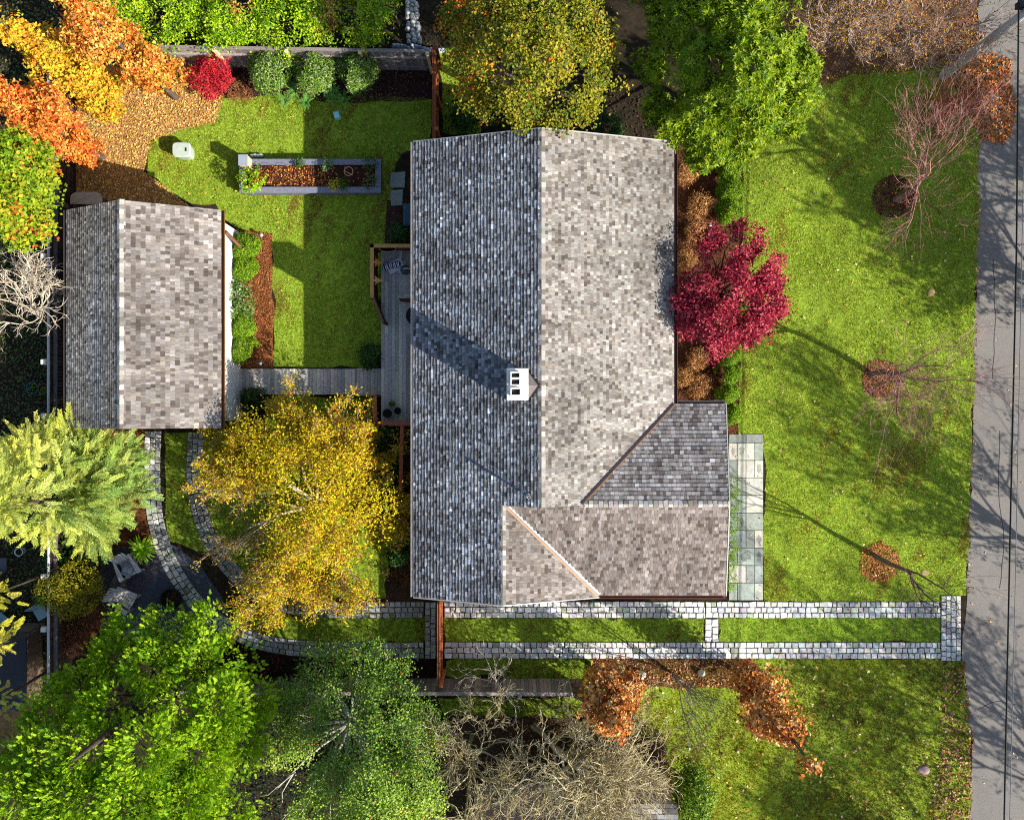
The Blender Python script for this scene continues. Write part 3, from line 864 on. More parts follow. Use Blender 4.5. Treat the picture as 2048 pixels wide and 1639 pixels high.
# ------------------------------------------------------------------ fences
GREY = pal((150, 140, 132), (132, 122, 116), (166, 154, 142), (120, 110, 106))
CED = pal((170, 92, 48), (150, 78, 42), (186, 108, 56), (136, 70, 40))
def fence(name, label, A, B, h, P, k=0.6, gap=0.012, face=(0, 1), posts=(), rails=(0.35, 1.0), capw=0.09, bw=0.14, post_col=None, group=None):
    """solid board fence from A to B; 'face' points to the side the rails and posts stand on"""
    A = np.array([*A, 0.0]); B = np.array([*B, 0.0]); L = np.linalg.norm(B - A); d = (B - A) / L
    f = np.array([face[0], face[1], 0.0])
    t = thing(name, label, 'fence', (A + B) / 2, group)
    mb = MB(); s = 0
    while s < L:
        w = min(bw * rng.uniform(0.9, 1.1), L - s)
        c = pick(P, 1, 0.14)[0] * k
        a = A + d * (s + gap / 2); b = A + d * (s + w - gap / 2)
        beam(mb, (a + b) / 2 + (0, 0, 0.03), (a + b) / 2 + (0, 0, h - 0.03 + rng.normal(0, 0.004)), max(0.02, w - gap), 0.02, c, up=f)
        s += w
    mb.build('board_panel', M_WOOD, t)
    mb = MB()
    for r in rails:
        beam(mb, A + f * 0.04 + (0, 0, r * h), B + f * 0.04 + (0, 0, r * h), 0.05, 0.09, pick(P, 1, 0.1)[0] * k * 1.05)
    mb.build('rail', M_WOOD, t)
    mb = MB()
    beam(mb, A + (0, 0, h), B + (0, 0, h), capw, 0.035, pick(P, 1, 0.05)[0] * k * 1.25)
    mb.build('cap_rail', M_WOOD, t)
    for q in posts:
        c = A + d * q + f * 0.10
        mb = MB(); pc = pick(P, 1, 0.1)[0] * k * 1.15 if post_col is None else lin(post_col) * 0.75
        box(mb, (c[0] - 0.055, c[1] - 0.055, 0), (c[0] + 0.055, c[1] + 0.055, h + 0.05), pc)
        box(mb, (c[0] - 0.075, c[1] - 0.075, h + 0.05), (c[0] + 0.075, c[1] + 0.075, h + 0.09), pc * 1.1, taper=0.02)
        mb.build('post', M_WOOD, t)
    return t
FH = 1.8
a = W(210, 92, FH); b = W(862, 103, FH)
fence('plank_fence', 'long grey plank fence at the top edge of the back lawn', (a[0], a[1]), (b[0], b[1]), FH, GREY, 0.72, face=(0, -1), posts=(1.0, 4.15, 6.85, 9.65, 12.2), rails=(0.25, 0.72), capw=0.12, post_col=(226, 196, 150))  # pale post colour puts the sunlight on the posts into their paint
a = W(868, 100, FH); b = W(868, 290, FH)
fence('cedar_fence', 'red brown cedar fence between the back lawn and the top right corner patch', (a[0], a[1] + 0.1), (b[0], b[1]), FH, CED, 0.55, face=(1, 0), posts=(0.05, 1.75, 3.1), capw=0.13)
a = W(330, 1385, FH); b = W(1146, 1388, FH)
fence('plank_fence', 'weathered grey plank fence below the driveway tracks', (a[0], a[1]), (b[0], b[1]), FH, GREY, 0.62, face=(0, -1), posts=(0.5, 3.2, 5.9, 8.6, 11.3, 13.4, 15.35), rails=(0.3, 0.85), capw=0.13)
a = W(877, 1203, FH); b = W(877, 1372, FH)
fence('cedar_fence', 'orange cedar gate fence across the driveway tracks at the house corner', (a[0], a[1]), (b[0], b[1]), FH, CED, 0.75, face=(1, 0), posts=(0.05, 3.15), capw=0.11)
a = W(100, 60, FH); b = W(98, 1375, FH)
lf = fence('side_fence', 'long dark board fence with pale pipe rail beside the garage', (a[0], a[1]), (b[0], b[1]), FH, pal((84, 62, 54), (70, 52, 46), (96, 72, 60)), 0.5, face=(1, 0), posts=(), rails=(0.05, 0.35, 0.8), capw=0.05)
mb = MB()
xp = W(97, 0, FH + 0.05)[0]
tube(mb, [(xp, a[1], FH + 0.05), (xp, b[1], FH + 0.05)], 0.05, 8, lin((190, 196, 204)) * 0.7)
mb.build('pipe_rail', M_PAINT, lf)
for x, zz in ((111, 1.55), (121, 0.9)):
    p = W(x, 0, zz)
    mb = MB(); beam(mb, (p[0], a[1], zz), (p[0], b[1], zz), 0.13, 0.05, lin((140, 136, 138)) * 0.5)
    mb.build('board_rail', M_WOOD, lf)
for y in (188, 513, 618, 724, 832, 1043, 1153, 1258):
    p = W(89, y, FH)
    mb = MB()
    tube(mb, [(p[0], p[1], 0), (p[0], p[1], FH)], 0.06, 8, lin((200, 196, 190)) * 0.55)
    box(mb, (p[0] - 0.11, p[1] - 0.11, FH), (p[0] + 0.11, p[1] + 0.11, FH + 0.12), lin((226, 222, 214)) * 0.75, taper=0.03)
    mb.build('post', M_PAINT, lf)

# ------------------------------------------------------------------ timber deck, railings and boardwalk
DK = pal((166, 160, 148), (150, 146, 138), (180, 174, 160), (136, 134, 128), (158, 150, 138))
ZD = 0.6
dk = thing('deck', 'weathered grey timber deck along the back of the house', 'deck', (*W(795, 670, 0)[:2], 0))
d0 = W(762, 852, ZD); d1 = W(870, 488, ZD)
mb = MB(); x = d0[0]
while x < d1[0]:
    y = d0[1]
    while y < d1[1]:
        l = min(rng.uniform(2.0, 4.0), d1[1] - y)
        box(mb, (x + 0.003, y + 0.002, ZD - 0.03), (x + 0.137, y + l - 0.003, ZD + rng.normal(0, 0.002)), pick(DK, 1, 0.12)[0] * 1.2)
        y += l
    x += 0.14
mb.build('deck_board', M_WOOD, dk)
mb = MB(); box(mb, (d0[0] + 0.02, d0[1] + 0.02, 0.0), (d1[0], d1[1] - 0.02, ZD - 0.035), lin((60, 44, 36)) * 0.5)
mb.build('skirt', M_WOOD, dk)
RC = lin((176, 96, 66)) * 0.72; RD = lin((120, 62, 44)) * 0.6
ZR_ = 1.5
def rail_wall(name, label, pts, top, side, w=0.14, z0=0.5, z1=ZR_, solid=True):
    P = [W(a, b, z1) for a, b in pts]
    t = thing(name, label, 'railing', (*P[0][:2], 0))
    mb = MB()
    for a, b in zip(P[:-1], P[1:]):
        e = nrmz(b - a) * w / 2
        beam(mb, a - e * 0.98, b + e * 0.98, w, 0.05, top)
    mb.build('hand_rail', M_WOOD, t)
    mb = MB()
    for a, b in zip(P[:-1], P[1:]):
        n = int(np.linalg.norm(b - a) / (0.15 if solid else 0.13))
        for i in range(n + 1):
            q = a + (b - a) * i / max(1, n)
            beam(mb, (q[0], q[1], z0 - 0.3), (q[0], q[1], z1 - 0.027), 0.135 if solid else 0.04, 0.03, side * rng.uniform(0.8, 1.2), up=nrmz(np.array([-(b - a)[1], (b - a)[0], 0])))
    mb.build('baluster' if not solid else 'board_panel', M_WOOD, t)
    for q in (P[0], P[-1]):
        mb = MB(); box(mb, (q[0] - 0.05, q[1] - 0.05, 0), (q[0] + 0.05, q[1] + 0.05, z1 - 0.03), side)
        mb.build('post', M_WOOD, t)
    return t
rail_wall('deck_railing', 'brown deck railing with honey coloured cap at the upper end of the deck', [(826, 492), (744, 492), (744, 592)], lin((196, 150, 84)) * 0.75, RD)  # golden cap colour is painted sunlight on the rail, not honey stain
rail_wall('deck_gate', 'open dark brown wooden gate leaning out beside the deck', [(747, 597), (766, 643)], lin((150, 100, 80)) * 0.5, lin((92, 48, 38)) * 0.6, w=0.08)
rail_wall('deck_railing', 'L shaped reddish cedar railing at the lower end of the deck', [(750, 792), (750, 846), (830, 846)], RC, RD, solid=False)
rail_wall('stair_railing', 'single reddish cedar handrail running down the steps below the deck', [(804, 856), (801, 980)], RC, RD, z0=0.35, solid=False)
# steps below the deck
st = thing('deck_steps', 'shadowed wooden steps going down between the house and the cedar handrail', 'steps', (*W(816, 920, 0)[:2], 0))
mb = MB()
for i in range(4):
    p0 = W(806, 870 + i * 26, 0.1); p1 = W(842, 856 + i * 26, 0.1)
    box(mb, (p0[0], p0[1] - 0.3, 0), (p1[0], p0[1] + 0.1, 0.48 - i * 0.13), lin((96, 86, 80)) * 0.5)
mb.build('tread', M_WOOD, st)
bw = thing('boardwalk', 'pale grey timber boardwalk linking the garage and the deck', 'boardwalk', (*W(615, 765, 0)[:2], 0))
w0 = W(464, 789, 0.16); w1 = W(716, 738, 0.16)
mb = MB(); x = w0[0]
while x < w1[0]:
    box(mb, (x + 0.003, w0[1], 0.12), (x + 0.135, w1[1], 0.16 + rng.normal(0, 0.002)), pick(DK, 1, 0.09)[0] * 1.15); x += 0.14
mb.build('deck_board', M_WOOD, bw)
mb = MB(); box(mb, (w0[0] + 0.03, w0[1] + 0.03, 0), (w1[0], w1[1] - 0.03, 0.117), lin((90, 80, 72)) * 0.5)
mb.build('frame', M_WOOD, bw)
s0 = W(712, 792, 0.34); s1 = W(764, 736, 0.34)
mb = MB(); y = s0[1]
box(mb, (s0[0], s0[1], 0), (d0[0] - 0.003, s1[1], 0.30), lin((110, 104, 98)) * 0.5)
x = s0[0] + 0.02
while x < d0[0] - 0.14:
    box(mb, (x, s0[1] + 0.02, 0.301), (x + 0.132, s1[1] - 0.02, 0.34), pick(DK, 1, 0.08)[0] * 0.9); x += 0.14
mb.build('step', M_WOOD, bw)

# ------------------------------------------------------------------ small things on and by the deck
def pot(label, px, py, z, r, h, col, soil=(60, 50, 40), plant=None, name='flower_pot'):
    c = W(px, py, z + h)
    t = thing(name, label, 'pot', (c[0], c[1], z), 'pots and buckets')
    mb = MB()
    lathe(mb, (c[0], c[1], z), [(0.0, 0.002), (r * 0.72, 0.002), (r * 0.95, h * 0.85), (r, h * 0.86), (r, h), (r * 0.86, h), (r * 0.84, h * 0.8)], lin(col) * 0.7, 20)
    mb.build('body', M_PLAST, t)
    mb = MB(); a = np.linspace(0, 6.283, 17)[:-1]
    mb.ngon(np.stack([c[0] + np.cos(a) * r * 0.85, c[1] + np.sin(a) * r * 0.85, np.full(16, z + h * 0.82)], 1), lin(soil) * 0.5)
    mb.build('soil', M_SOIL, t)
    if plant is not None:
        mb = MB(); n = 60
        p = np.array([c[0], c[1], z + h]) + rng.normal(0, r * 0.4, (n, 3)) * (1, 1, 0.6)
        leaves(mb, p, rng.normal(0, 0.5, (n, 3)) + (0, 0, 1), 0.09, 0.05, pick(plant, n))
        mb.build('plant', M_LEAF, t)
GREEN = pal((70, 110, 30), (90, 130, 40), (60, 96, 34), (110, 145, 50))
pot('largest of three pale rimmed pots in the lower corner of the deck', 775, 827, ZD, 0.21, 0.3, (130, 130, 128))
pot('middle sized pale rimmed pot in the lower corner of the deck', 795, 822, ZD, 0.165, 0.26, (136, 136, 134))
pot('small pot with a dark plant behind two larger pots on the deck', 784, 808, ZD, 0.12, 0.22, (110, 112, 114), plant=GREEN)
pot('blue rimmed pot on the dark ground left of the side fence', 64, 776, 0, 0.24, 0.3, (40, 70, 130), plant=GREEN)
pot('dark red pot against the side fence beside the blue pot', 86, 778, 0, 0.22, 0.3, (120, 50, 40), plant=GREEN)
pot('empty white bucket on the dark ground left of the side fence', 37, 1104, 0, 0.17, 0.36, (225, 230, 232), name='bucket')

def armchair(label, px, py, az, k=1.0, pillow=None):
    c = W(px, py, 0.4)
    t = thing('adirondack_chair', label, 'chair', (c[0], c[1], 0.016), 'armchairs on the gravel patio')
    t.rotation_euler = (0, 0, az)
    COLR = pal((214, 208, 202), (196, 190, 186), (206, 202, 198))
    def part(name, m):
        o = m.build(name, M_WOOD, None); o.parent = t; return o
    mb = MB()
    for i in range(6):        # seat slats
        x = -0.22 + i * 0.1
        box(mb, (x, -0.27, 0.30 + i * 0.02), (x + 0.09, 0.27, 0.325 + i * 0.02), pick(COLR, 1, 0.05)[0] * 0.7 * k)
    part('seat', mb)
    mb = MB()
    for i in range(6):        # fan back
        y = -0.25 + i * 0.1
        beam(mb, (-0.2, y * 0.8, 0.28), (-0.58, y * 1.1, 0.98 - abs(y) * 0.3), 0.085, 0.022, pick(COLR, 1, 0.05)[0] * 0.7 * k, up=(0.9, 0, 0.5))
    part('backrest', mb)
    for s in (-1, 1):
        mb = MB()
        v = np.array([(-0.45, 0.28, 0), (0.36, 0.28, 0), (0.40, 0.33, 0), (0.40, 0.46, 0), (0.34, 0.49, 0), (-0.45, 0.36, 0)], float) * (1, s, 1)
        if s < 0: v = v[::-1]
        mb.ngon(v + (0, 0, 0.575), pick(COLR, 1, 0.04)[0] * 0.74 * k); mb.ngon((v + (0, 0, 0.55))[::-1], COLR[0] * 0.5)
        for i in range(6):
            a, b = v[i], v[(i + 1) % 6]
            mb.add([a + (0, 0, 0.55), b + (0, 0, 0.55), b + (0, 0, 0.575), a + (0, 0, 0.575)], [[0, 1, 2, 3]], COLR[1] * 0.6 * k)
        part('armrest', mb)
        for x, hh in ((0.30, 0.547), (-0.42, 0.547)):
            mb = MB(); box(mb, (x, s * 0.32 - 0.02, 0), (x + 0.1, s * 0.32 + 0.02, hh), COLR[1] * 0.62 * k)
            part('leg', mb)
        mb = MB(); beam(mb, (0.36, s * 0.285, 0.33), (-0.5, s * 0.285, 0.10), 0.025, 0.12, COLR[1] * 0.6 * k)
        part('side_rail', mb)
    return t
az = math.atan2(-0.45, 0.89)
c1_ = armchair('pale wooden armchair with a striped pillow beside the strappy plant', 256, 1134, math.radians(-152 + 90), 1.0)
c2_ = armchair('empty grey wooden armchair nearest the big bright green conifer', 250, 1198, math.radians(-30), 0.85)
def pillow(label, px, py, z, w, l, h, az, stripes):
    c = W(px, py, z)
    mb = MB(); nx, ny = 14, 22
    u = np.linspace(-1, 1, nx); v = np.linspace(-1, 1, ny)
    U, V = np.meshgrid(u, v, indexing='ij')
    T = np.sqrt(np.clip((1 - U ** 4) * (1 - V ** 4), 0, 1)) * h / 2
    pin = 1 - 0.08 * (1 - U ** 2) * 0 
    X, Y = U * w / 2 * (1 - 0.06 * (1 - V ** 2)), V * l / 2 * (1 - 0.06 * (1 - U ** 2))
    ca, sa = math.cos(az), math.sin(az)
    for sg in (1, -1):
        P = np.stack([X * ca - Y * sa + c[0], X * sa + Y * ca + c[1], sg * T + z], -1).reshape(-1, 3)
        si = (np.floor((V + 1) * 6.5).astype(int) % len(stripes)).ravel()
        colr = np.array([lin(stripes[i]) for i in si]) * 0.7
        i = np.arange(nx - 1)[:, None] * ny; j = np.arange(ny - 1)[None, :]
        f = np.stack([i + j, i + ny + j, i + ny + j + 1, i + j + 1], -1).reshape(-1, 4)
        mb.add(P, f if sg > 0 else f[:, ::-1], colr)
    o = mb.build('pillow', M_CLOTH, None, smooth=True)
    return tag(o, label, 'pillow')
pillow('grey and blue striped pillow lying on the pale wooden armchair', 254, 1140, 0.52, 0.42, 0.5, 0.16, math.radians(-20), [(190, 186, 182), (120, 130, 150), (200, 196, 190), (90, 104, 130)])
tb = thing('side_table', 'low dark slatted side table between the two armchairs', 'table', (*W(237, 1166, 0.4)[:2], 0.016))
tb.rotation_euler = (0, 0, math.radians(-28))
mb = MB()
for i in range(6):
    box(mb, (-0.26, -0.25 + i * 0.085, 0.4), (0.26, -0.25 + i * 0.085 + 0.077, 0.425), pick(pal((128, 116, 108), (112, 104, 98)), 1, 0.08)[0] * 0.55)
o = mb.build('table_top', M_WOOD, None); o.parent = tb
for x in (-0.22, 0.17):
    for y in (-0.22, 0.17):
        mb = MB(); box(mb, (x, y, 0), (x + 0.05, y + 0.05, 0.397), lin((100, 90, 84)) * 0.5)
        o = mb.build('leg', M_WOOD, None); o.parent = tb
mb = MB(); lathe(mb, (*W(237, 1166, 0.45)[:2], 0.442), [(0.0, 0), (0.09, 0), (0.1, 0.03), (0.08, 0.03), (0.0, 0.012)], lin((96, 84, 80)) * 0.5, 16)
tag(mb.build('dish', M_STONE), 'small dark round dish on the low side table', 'dish')
fp = W(342, 1198, 0.35)
t = thing('fire_pit', 'dark round metal fire pit with brown leaves on the gravel patio', 'fire pit', (fp[0], fp[1], 0.016))
mb = MB(); lathe(mb, (fp[0], fp[1], 0.016), [(0.3, 0.0), (0.42, 0.3), (0.46, 0.34), (0.46, 0.36), (0.40, 0.36), (0.3, 0.12), (0.0, 0.1)], lin((40, 36, 36)) * 0.5, 24)
mb.build('bowl', M_METAL, t)
mb = MB(); n = 90; p = np.array([fp[0], fp[1], 0.2]) + rng.normal(0, 0.13, (n, 3)) * (1, 1, 0.2)
leaves(mb, p, rng.normal(0, 0.4, (n, 3)) + (0, 0, 1), 0.1, 0.07, pick(pal((120, 80, 40), (90, 60, 36), (60, 50, 44)), n) * 0.7)
mb.build('leaf_litter', M_DRY, t)
mb = MB(); p = W(300, 1222, 0.25)
box(mb, (p[0] - 0.22, p[1] - 0.16, 0.018), (p[0] + 0.2, p[1] + 0.16, 0.25), lin((110, 120, 116)) * 0.5, rot=0.5, taper=0.02)
tag(mb.build('foot_stool', M_WOOD), 'grey green footstool half hidden at the edge of the bright conifer', 'footstool')

# items on the deck
t = thing('slatted_board', 'pale tilted slatted board lying on the shaded end of the deck', 'board', (*W(791, 533, ZD)[:2], ZD))
t.rotation_euler = (0, 0, math.radians(26))
mb = MB()
for i in range(5):
    box(mb, (-0.33, -0.22 + i * 0.09, 0.06), (0.33, -0.22 + i * 0.09 + 0.082, 0.085), pick(pal((226, 206, 196), (190, 200, 204), (206, 196, 192)), 1, 0.05)[0] * 1.1)
o = mb.build('slat', M_WOOD, None); o.parent = t
mb = MB(); box(mb, (-0.28, -0.2, 0.003), (-0.22, 0.2, 0.058), lin((120, 110, 104)) * 0.5); box(mb, (0.22, -0.2, 0.003), (0.28, 0.2, 0.058), lin((120, 110, 104)) * 0.5)
o = mb.build('batten', M_WOOD, None); o.parent = t
def bolster(label, pa, pb, z, r, cols):
    a = W(*pa, z + r); b = W(*pb, z + r)
    n = 26; T = np.linspace(0, 1, n); mb = MB(); d = nrmz(b - a); s = nrmz(np.cross(d, (0, 0, 1))); u = np.array([0, 0, 1.0])
    rad = r * np.clip(np.sin(T * math.pi) * 2.2, 0.05, 1) ** 0.5
    ang = np.arange(14) * 2 * math.pi / 14
    v = (a + (b - a) * T[:, None])[:, None, :] + rad[:, None, None] * (np.cos(ang)[None, :, None] * s + np.sin(ang)[None, :, None] * u)
    col = np.repeat(np.array([lin(cols[(i // 2) % len(cols)]) for i in range(n)]), 14, axis=0) * 0.95
    i = np.arange(n - 1)[:, None] * 14; j = np.arange(14)[None, :]; k = (j + 1) % 14
    mb.add(v.reshape(-1, 3), np.stack([i + j, i + k, i + 14 + k, i + 14 + j], -1).reshape(-1, 4), col)
    return tag(mb.build('bolster', M_CLOTH, smooth=True), label, 'cushion')
NV = [(24, 26, 60), (250, 250, 255), (20, 22, 54), (36, 40, 84), (210, 216, 230)]
bolster('navy and white striped bolster at the left end of the slatted board', (765, 537), (785, 530), ZD + 0.085, 0.115, NV)
bolster('navy and white striped bolster on the middle of the slatted board', (783, 531), (801, 528), ZD + 0.085, 0.125, NV[1:] + [(20, 22, 54)])
wc = W(810, 539, ZD + 0.25)
t = thing('watering_can', 'dark slate watering can with a pale handle on the shaded deck', 'watering can', (wc[0], wc[1], ZD))
mb = MB(); lathe(mb, (wc[0], wc[1], ZD + 0.003), [(0, 0), (0.17, 0), (0.19, 0.1), (0.17, 0.26), (0.06, 0.3), (0.0, 0.3)], lin((66, 78, 90)) * 0.55, 20)
mb.build('body', M_METAL, t)
mb = MB(); tube(mb, [(wc[0] - 0.06, wc[1], ZD + 0.31), (wc[0] + 0.02, wc[1] + 0.02, ZD + 0.37), (wc[0] + 0.12, wc[1] + 0.02, ZD + 0.36), (wc[0] + 0.2, wc[1] + 0.01, ZD + 0.28)], 0.022, 7, lin((230, 220, 190)) * 0.8)
mb.build('handle', M_PLAST, t)
mb = MB(); tube(mb, [(wc[0] - 0.1, wc[1] - 0.05, ZD + 0.12), (wc[0] - 0.22, wc[1] - 0.1, ZD + 0.3)], [0.03, 0.045], 8, lin((216, 208, 186)) * 0.75)
mb.build('spout', M_PLAST, t)
def bell(label, px, py, az, col):
    c = W(px, py, 1.42)
    t = thing('bell_lantern', label, 'lantern', c)
    d = np.array([math.cos(az), math.sin(az), -0.25]); d /= np.linalg.norm(d)
    T = np.linspace(0, 1, 8); mb = MB()
    tube(mb, c + d * (T[:, None] * 0.26), 0.15 * (1 - T) ** 1.6 + 0.035, 14, lin(col) * 0.85)
    mb.build('shade', M_METAL, t)
    mb = MB(); tube(mb, [c - d * 0.06 + (0, 0, 0.03), c - d * 0.01], 0.04, 8, lin((250, 244, 220)) * 0.9)
    mb.build('bulb', M_PLAST, t)
bell('orange bell shaped lantern on the deck railing, upper one of two', 750, 525, 0.0, (226, 140, 60))
bell('golden bell shaped lantern on the deck railing, lower one of two', 750, 561, 0.05, (236, 190, 96))
bk = W(776, 499, 1.25)
t = thing('wall_basket', 'dark oval wire basket with a cane rim on the upper deck railing', 'basket', bk)
mb = MB(); a = np.linspace(0, 6.283, 25)
P = np.stack([bk[0] + np.cos(a) * 0.32, bk[1] + np.sin(a) * 0.1, np.full(25, 1.3)], 1)
tube(mb, P, 0.018, 6, lin((206, 160, 110)) * 0.7); mb.build('rim', M_WOOD, t)
mb = MB(); lathe(mb, (bk[0], bk[1], 0), [(0.0, 0.95), (0.7, 1.0), (1.0, 1.29)], lin((60, 40, 38)) * 0.5, 22, 0.3, 0.095); mb.build('body', M_WOOD, t)
# shelf with cups
sp0 = W(797, 597, 1.25)
t = thing('potting_shelf', 'dark wooden shelf under the eave above the deck', 'shelf', (sp0[0], sp0[1], ZD))
v = [W(796, 594, 1.3), W(838, 594, 1.3), W(838, 604, 1.3), W(822, 604, 1.3)]
mb = MB()
beam(mb, W(796, 594, 1.3), W(840, 594, 1.3), 0.12, 0.03, lin((190, 180, 170)) * 0.55)
beam(mb, W(800, 599, 1.1), W(840, 604, 1.1), 0.16, 0.03, lin((110, 64, 46)) * 0.55)
for x in (798, 838):
    p = W(x, 596, 1.28); beam(mb, (p[0], p[1], ZD), (p[0], p[1], 1.28), 0.05, 0.05, lin((96, 58, 42)) * 0.5)
mb.build('shelf_board', M_WOOD, t)
for i, x in enumerate((813, 819.5, 825)):
    p = W(x, 591.5, 1.4); mb = MB()
    lathe(mb, (p[0], p[1], 1.317), [(0, 0), (0.035, 0), (0.045, 0.1), (0.038, 0.1), (0.03, 0.02), (0, 0.015)], lin((236, 238, 240)) * 0.85, 12)
    tag(mb.build('cup', M_PLAST), 'small white cup standing on the dark wooden shelf by the eave', 'cup', 'white cups on the shelf')
kg = W(832, 632, 1.0)
t = thing('kettle_grill', 'dark round covered grill half under the eave on the deck', 'grill', (kg[0], kg[1], ZD))
mb = MB(); lathe(mb, (kg[0], kg[1], ZD), [(0.0, 0.35), (0.3, 0.38), (0.38, 0.5), (0.36, 0.62), (0.2, 0.7), (0.0, 0.72)], lin((42, 48, 46)) * 0.5, 22); mb.build('lid', M_CLOTH, t)
for a in (0.5, 2.6, 4.7):
    mb = MB(); beam(mb, (kg[0] + 0.3 * math.cos(a), kg[1] + 0.3 * math.sin(a), ZD), (kg[0] + 0.2 * math.cos(a), kg[1] + 0.2 * math.sin(a), ZD + 0.37), 0.03, 0.03, lin((40, 40, 40)) * 0.5); mb.build('leg', M_METAL, t)
bn = W(823, 702, 1.0)
t = thing('bench', 'narrow grey wooden bench against the house wall on the deck', 'bench', (bn[0], bn[1], ZD))
y0 = W(0, 742, 1.0)[1]; y1 = W(0, 664, 1.0)[1]
mb = MB(); box(mb, (bn[0] - 0.05, y0, ZD + 0.42), (bn[0] + 0.3, y1, ZD + 0.46), lin((150, 138, 132)) * 0.55); mb.build('seat', M_WOOD, t)
for y in (y0 + 0.05, y1 - 0.12):
    mb = MB(); box(mb, (bn[0] - 0.03, y, ZD), (bn[0] + 0.28, y + 0.07, ZD + 0.417), lin((150, 138, 132)) * 0.5); mb.build('leg', M_WOOD, t)
for y in (y0 + 0.02, y1 - 0.07):
    mb = MB(); box(mb, (bn[0] - 0.08, y, ZD + 0.461), (bn[0] + 0.3, y + 0.05, ZD + 0.66), lin((200, 190, 186)) * 0.6); mb.build('armrest', M_WOOD, t)

# ------------------------------------------------------------------ back lawn things
t = thing('raised_bed', 'long dark grey timber raised vegetable bed on the back lawn', 'raised bed', (*W(620, 356, 0)[:2], 0))
ZB = 0.5
b0 = W(478, 386, ZB); b1 = W(762, 318, ZB); wB = 0.24
FC = lin((124, 126, 140)) * 0.8
for nm, lo, hi in (('bottom', (b0[0], b0[1]), (b1[0], b0[1] + wB)), ('top', (b0[0], b1[1] - wB), (b1[0], b1[1])), ('l', (b0[0], b0[1] + wB), (b0[0] + wB, b1[1] - wB)), ('r', (b1[0] - wB, b0[1] + wB), (b1[0], b1[1] - wB))):
    mb = MB()
    box(mb, (lo[0] + 0.04, lo[1] + 0.04, 0), (hi[0] - 0.04, hi[1] - 0.04, ZB - 0.05), FC * 0.7)
    box(mb, (lo[0], lo[1], ZB - 0.048), (hi[0], hi[1], ZB), FC * rng.uniform(0.92, 1.1), taper=0.008)
    mb.build('frame_board', M_WOOD, t)
mb = MB(); mb.add([(b0[0] + wB, b0[1] + wB, ZB - 0.12), (b1[0] - wB, b0[1] + wB, ZB - 0.12), (b1[0] - wB, b1[1] - wB, ZB - 0.12), (b0[0] + wB, b1[1] - wB, ZB - 0.12)], [[0, 1, 2, 3]], lin((78, 48, 38)) * 0.5)
mb.build('soil', M_SOIL, t)
# leaves lying on it
mb = MB(); n = 1500
p = np.stack([rng.uniform(b0[0] + wB, b1[0] - wB, n), rng.uniform(b0[1] + wB, b1[1] - wB, n), np.full(n, ZB - 0.10)], 1)
p = p[rng.uniform(size=n) < np.where(p[:, 0] > W(655, 0, ZB)[0], 0.12, 1.0)]; n = len(p)
leaves(mb, p + rng.normal(0, 0.012, (n, 3)) * (0, 0, 1), rng.normal(0, 0.4, (n, 3)) + (0, 0, 1), rng.uniform(0.06, 0.13, n), 0.055, pick(pal((196, 120, 50), (150, 78, 40), (120, 62, 36), (210, 160, 80), (96, 50, 34)), n) * 0.75)
tag(mb.build('fallen_leaves', M_DRY), 'brown and orange fallen leaves on the soil of the raised bed', None, kind='stuff')
t = thing('pedestal_box', 'pale grey square pedestal at the upper left corner of the raised bed', 'pedestal', (*W(485, 320, 1)[:2], 0))
q0 = W(476, 331, 1.1); q1 = W(495, 309, 1.1)
mb = MB(); box(mb, (q0[0] + 0.02, q0[1] + 0.02, 0), (q1[0] - 0.02, q1[1] - 0.02, 1.05), lin((226, 206, 150)) * 0.85); mb.build('body', M_WOOD, t)  # yellow body colour carries the sunlight on its side
mb = MB(); box(mb, (q0[0], q0[1], 1.051), (q1[0], q1[1], 1.1), lin((170, 180, 192)) * 0.6, taper=0.01); mb.build('lid', M_PAINT, t)
mb = MB()
for i in range(4):
    p = W(504 + i * 6, 312 - (i % 2), 0.12); 
    lathe(mb, (p[0], p[1], 0.02), [(0.0, 0.16), (0.06, 0.14), (0.08, 0.06), (0.05, 0.0)], lin((210, 220, 208)) * 0.75, 10, 1.2, 0.9)
tag(mb.build('garden_ornament', M_STONE), 'small pale stone garden ornament beside the grey pedestal', 'ornament')
hb = W(362, 299, 0.6)
t = thing('storage_bin', 'pale green rounded plastic bin standing on the back lawn', 'bin', (hb[0], hb[1], 0))
mb = MB(); a = np.linspace(0, 6.283, 33)[:-1]
def sup(rx, ry, e=0.45):
    return np.stack([np.sign(np.cos(a)) * np.abs(np.cos(a)) ** e * rx, np.sign(np.sin(a)) * np.abs(np.sin(a)) ** e * ry], 1)
def shell(mb, c, rings, col):
    v = []
    for rx, ry, z in rings:
        s = sup(rx, ry); v.append(np.c_[s + np.array(c[:2]), np.full(len(s), z)])
    n = 32; v = np.concatenate(v); i = np.arange(len(rings) - 1)[:, None] * n; j = np.arange(n)[None, :]; k = (j + 1) % n
    mb.add(v, np.stack([i + j, i + k, i + n + k, i + n + j], -1).reshape(-1, 4), col)
    mb.ngon(v[-n:], col)
shell(mb, hb, [(0.3, 0.24, 0.0), (0.34, 0.27, 0.5)], lin((186, 198, 184)) * 0.7); mb.build('body', M_PLAST, t)
mb = MB(); shell(mb, hb, [(0.36, 0.29, 0.5), (0.365, 0.295, 0.56), (0.33, 0.26, 0.6)], lin((206, 218, 200)) * 0.62); mb.build('lid', M_PLAST, t)
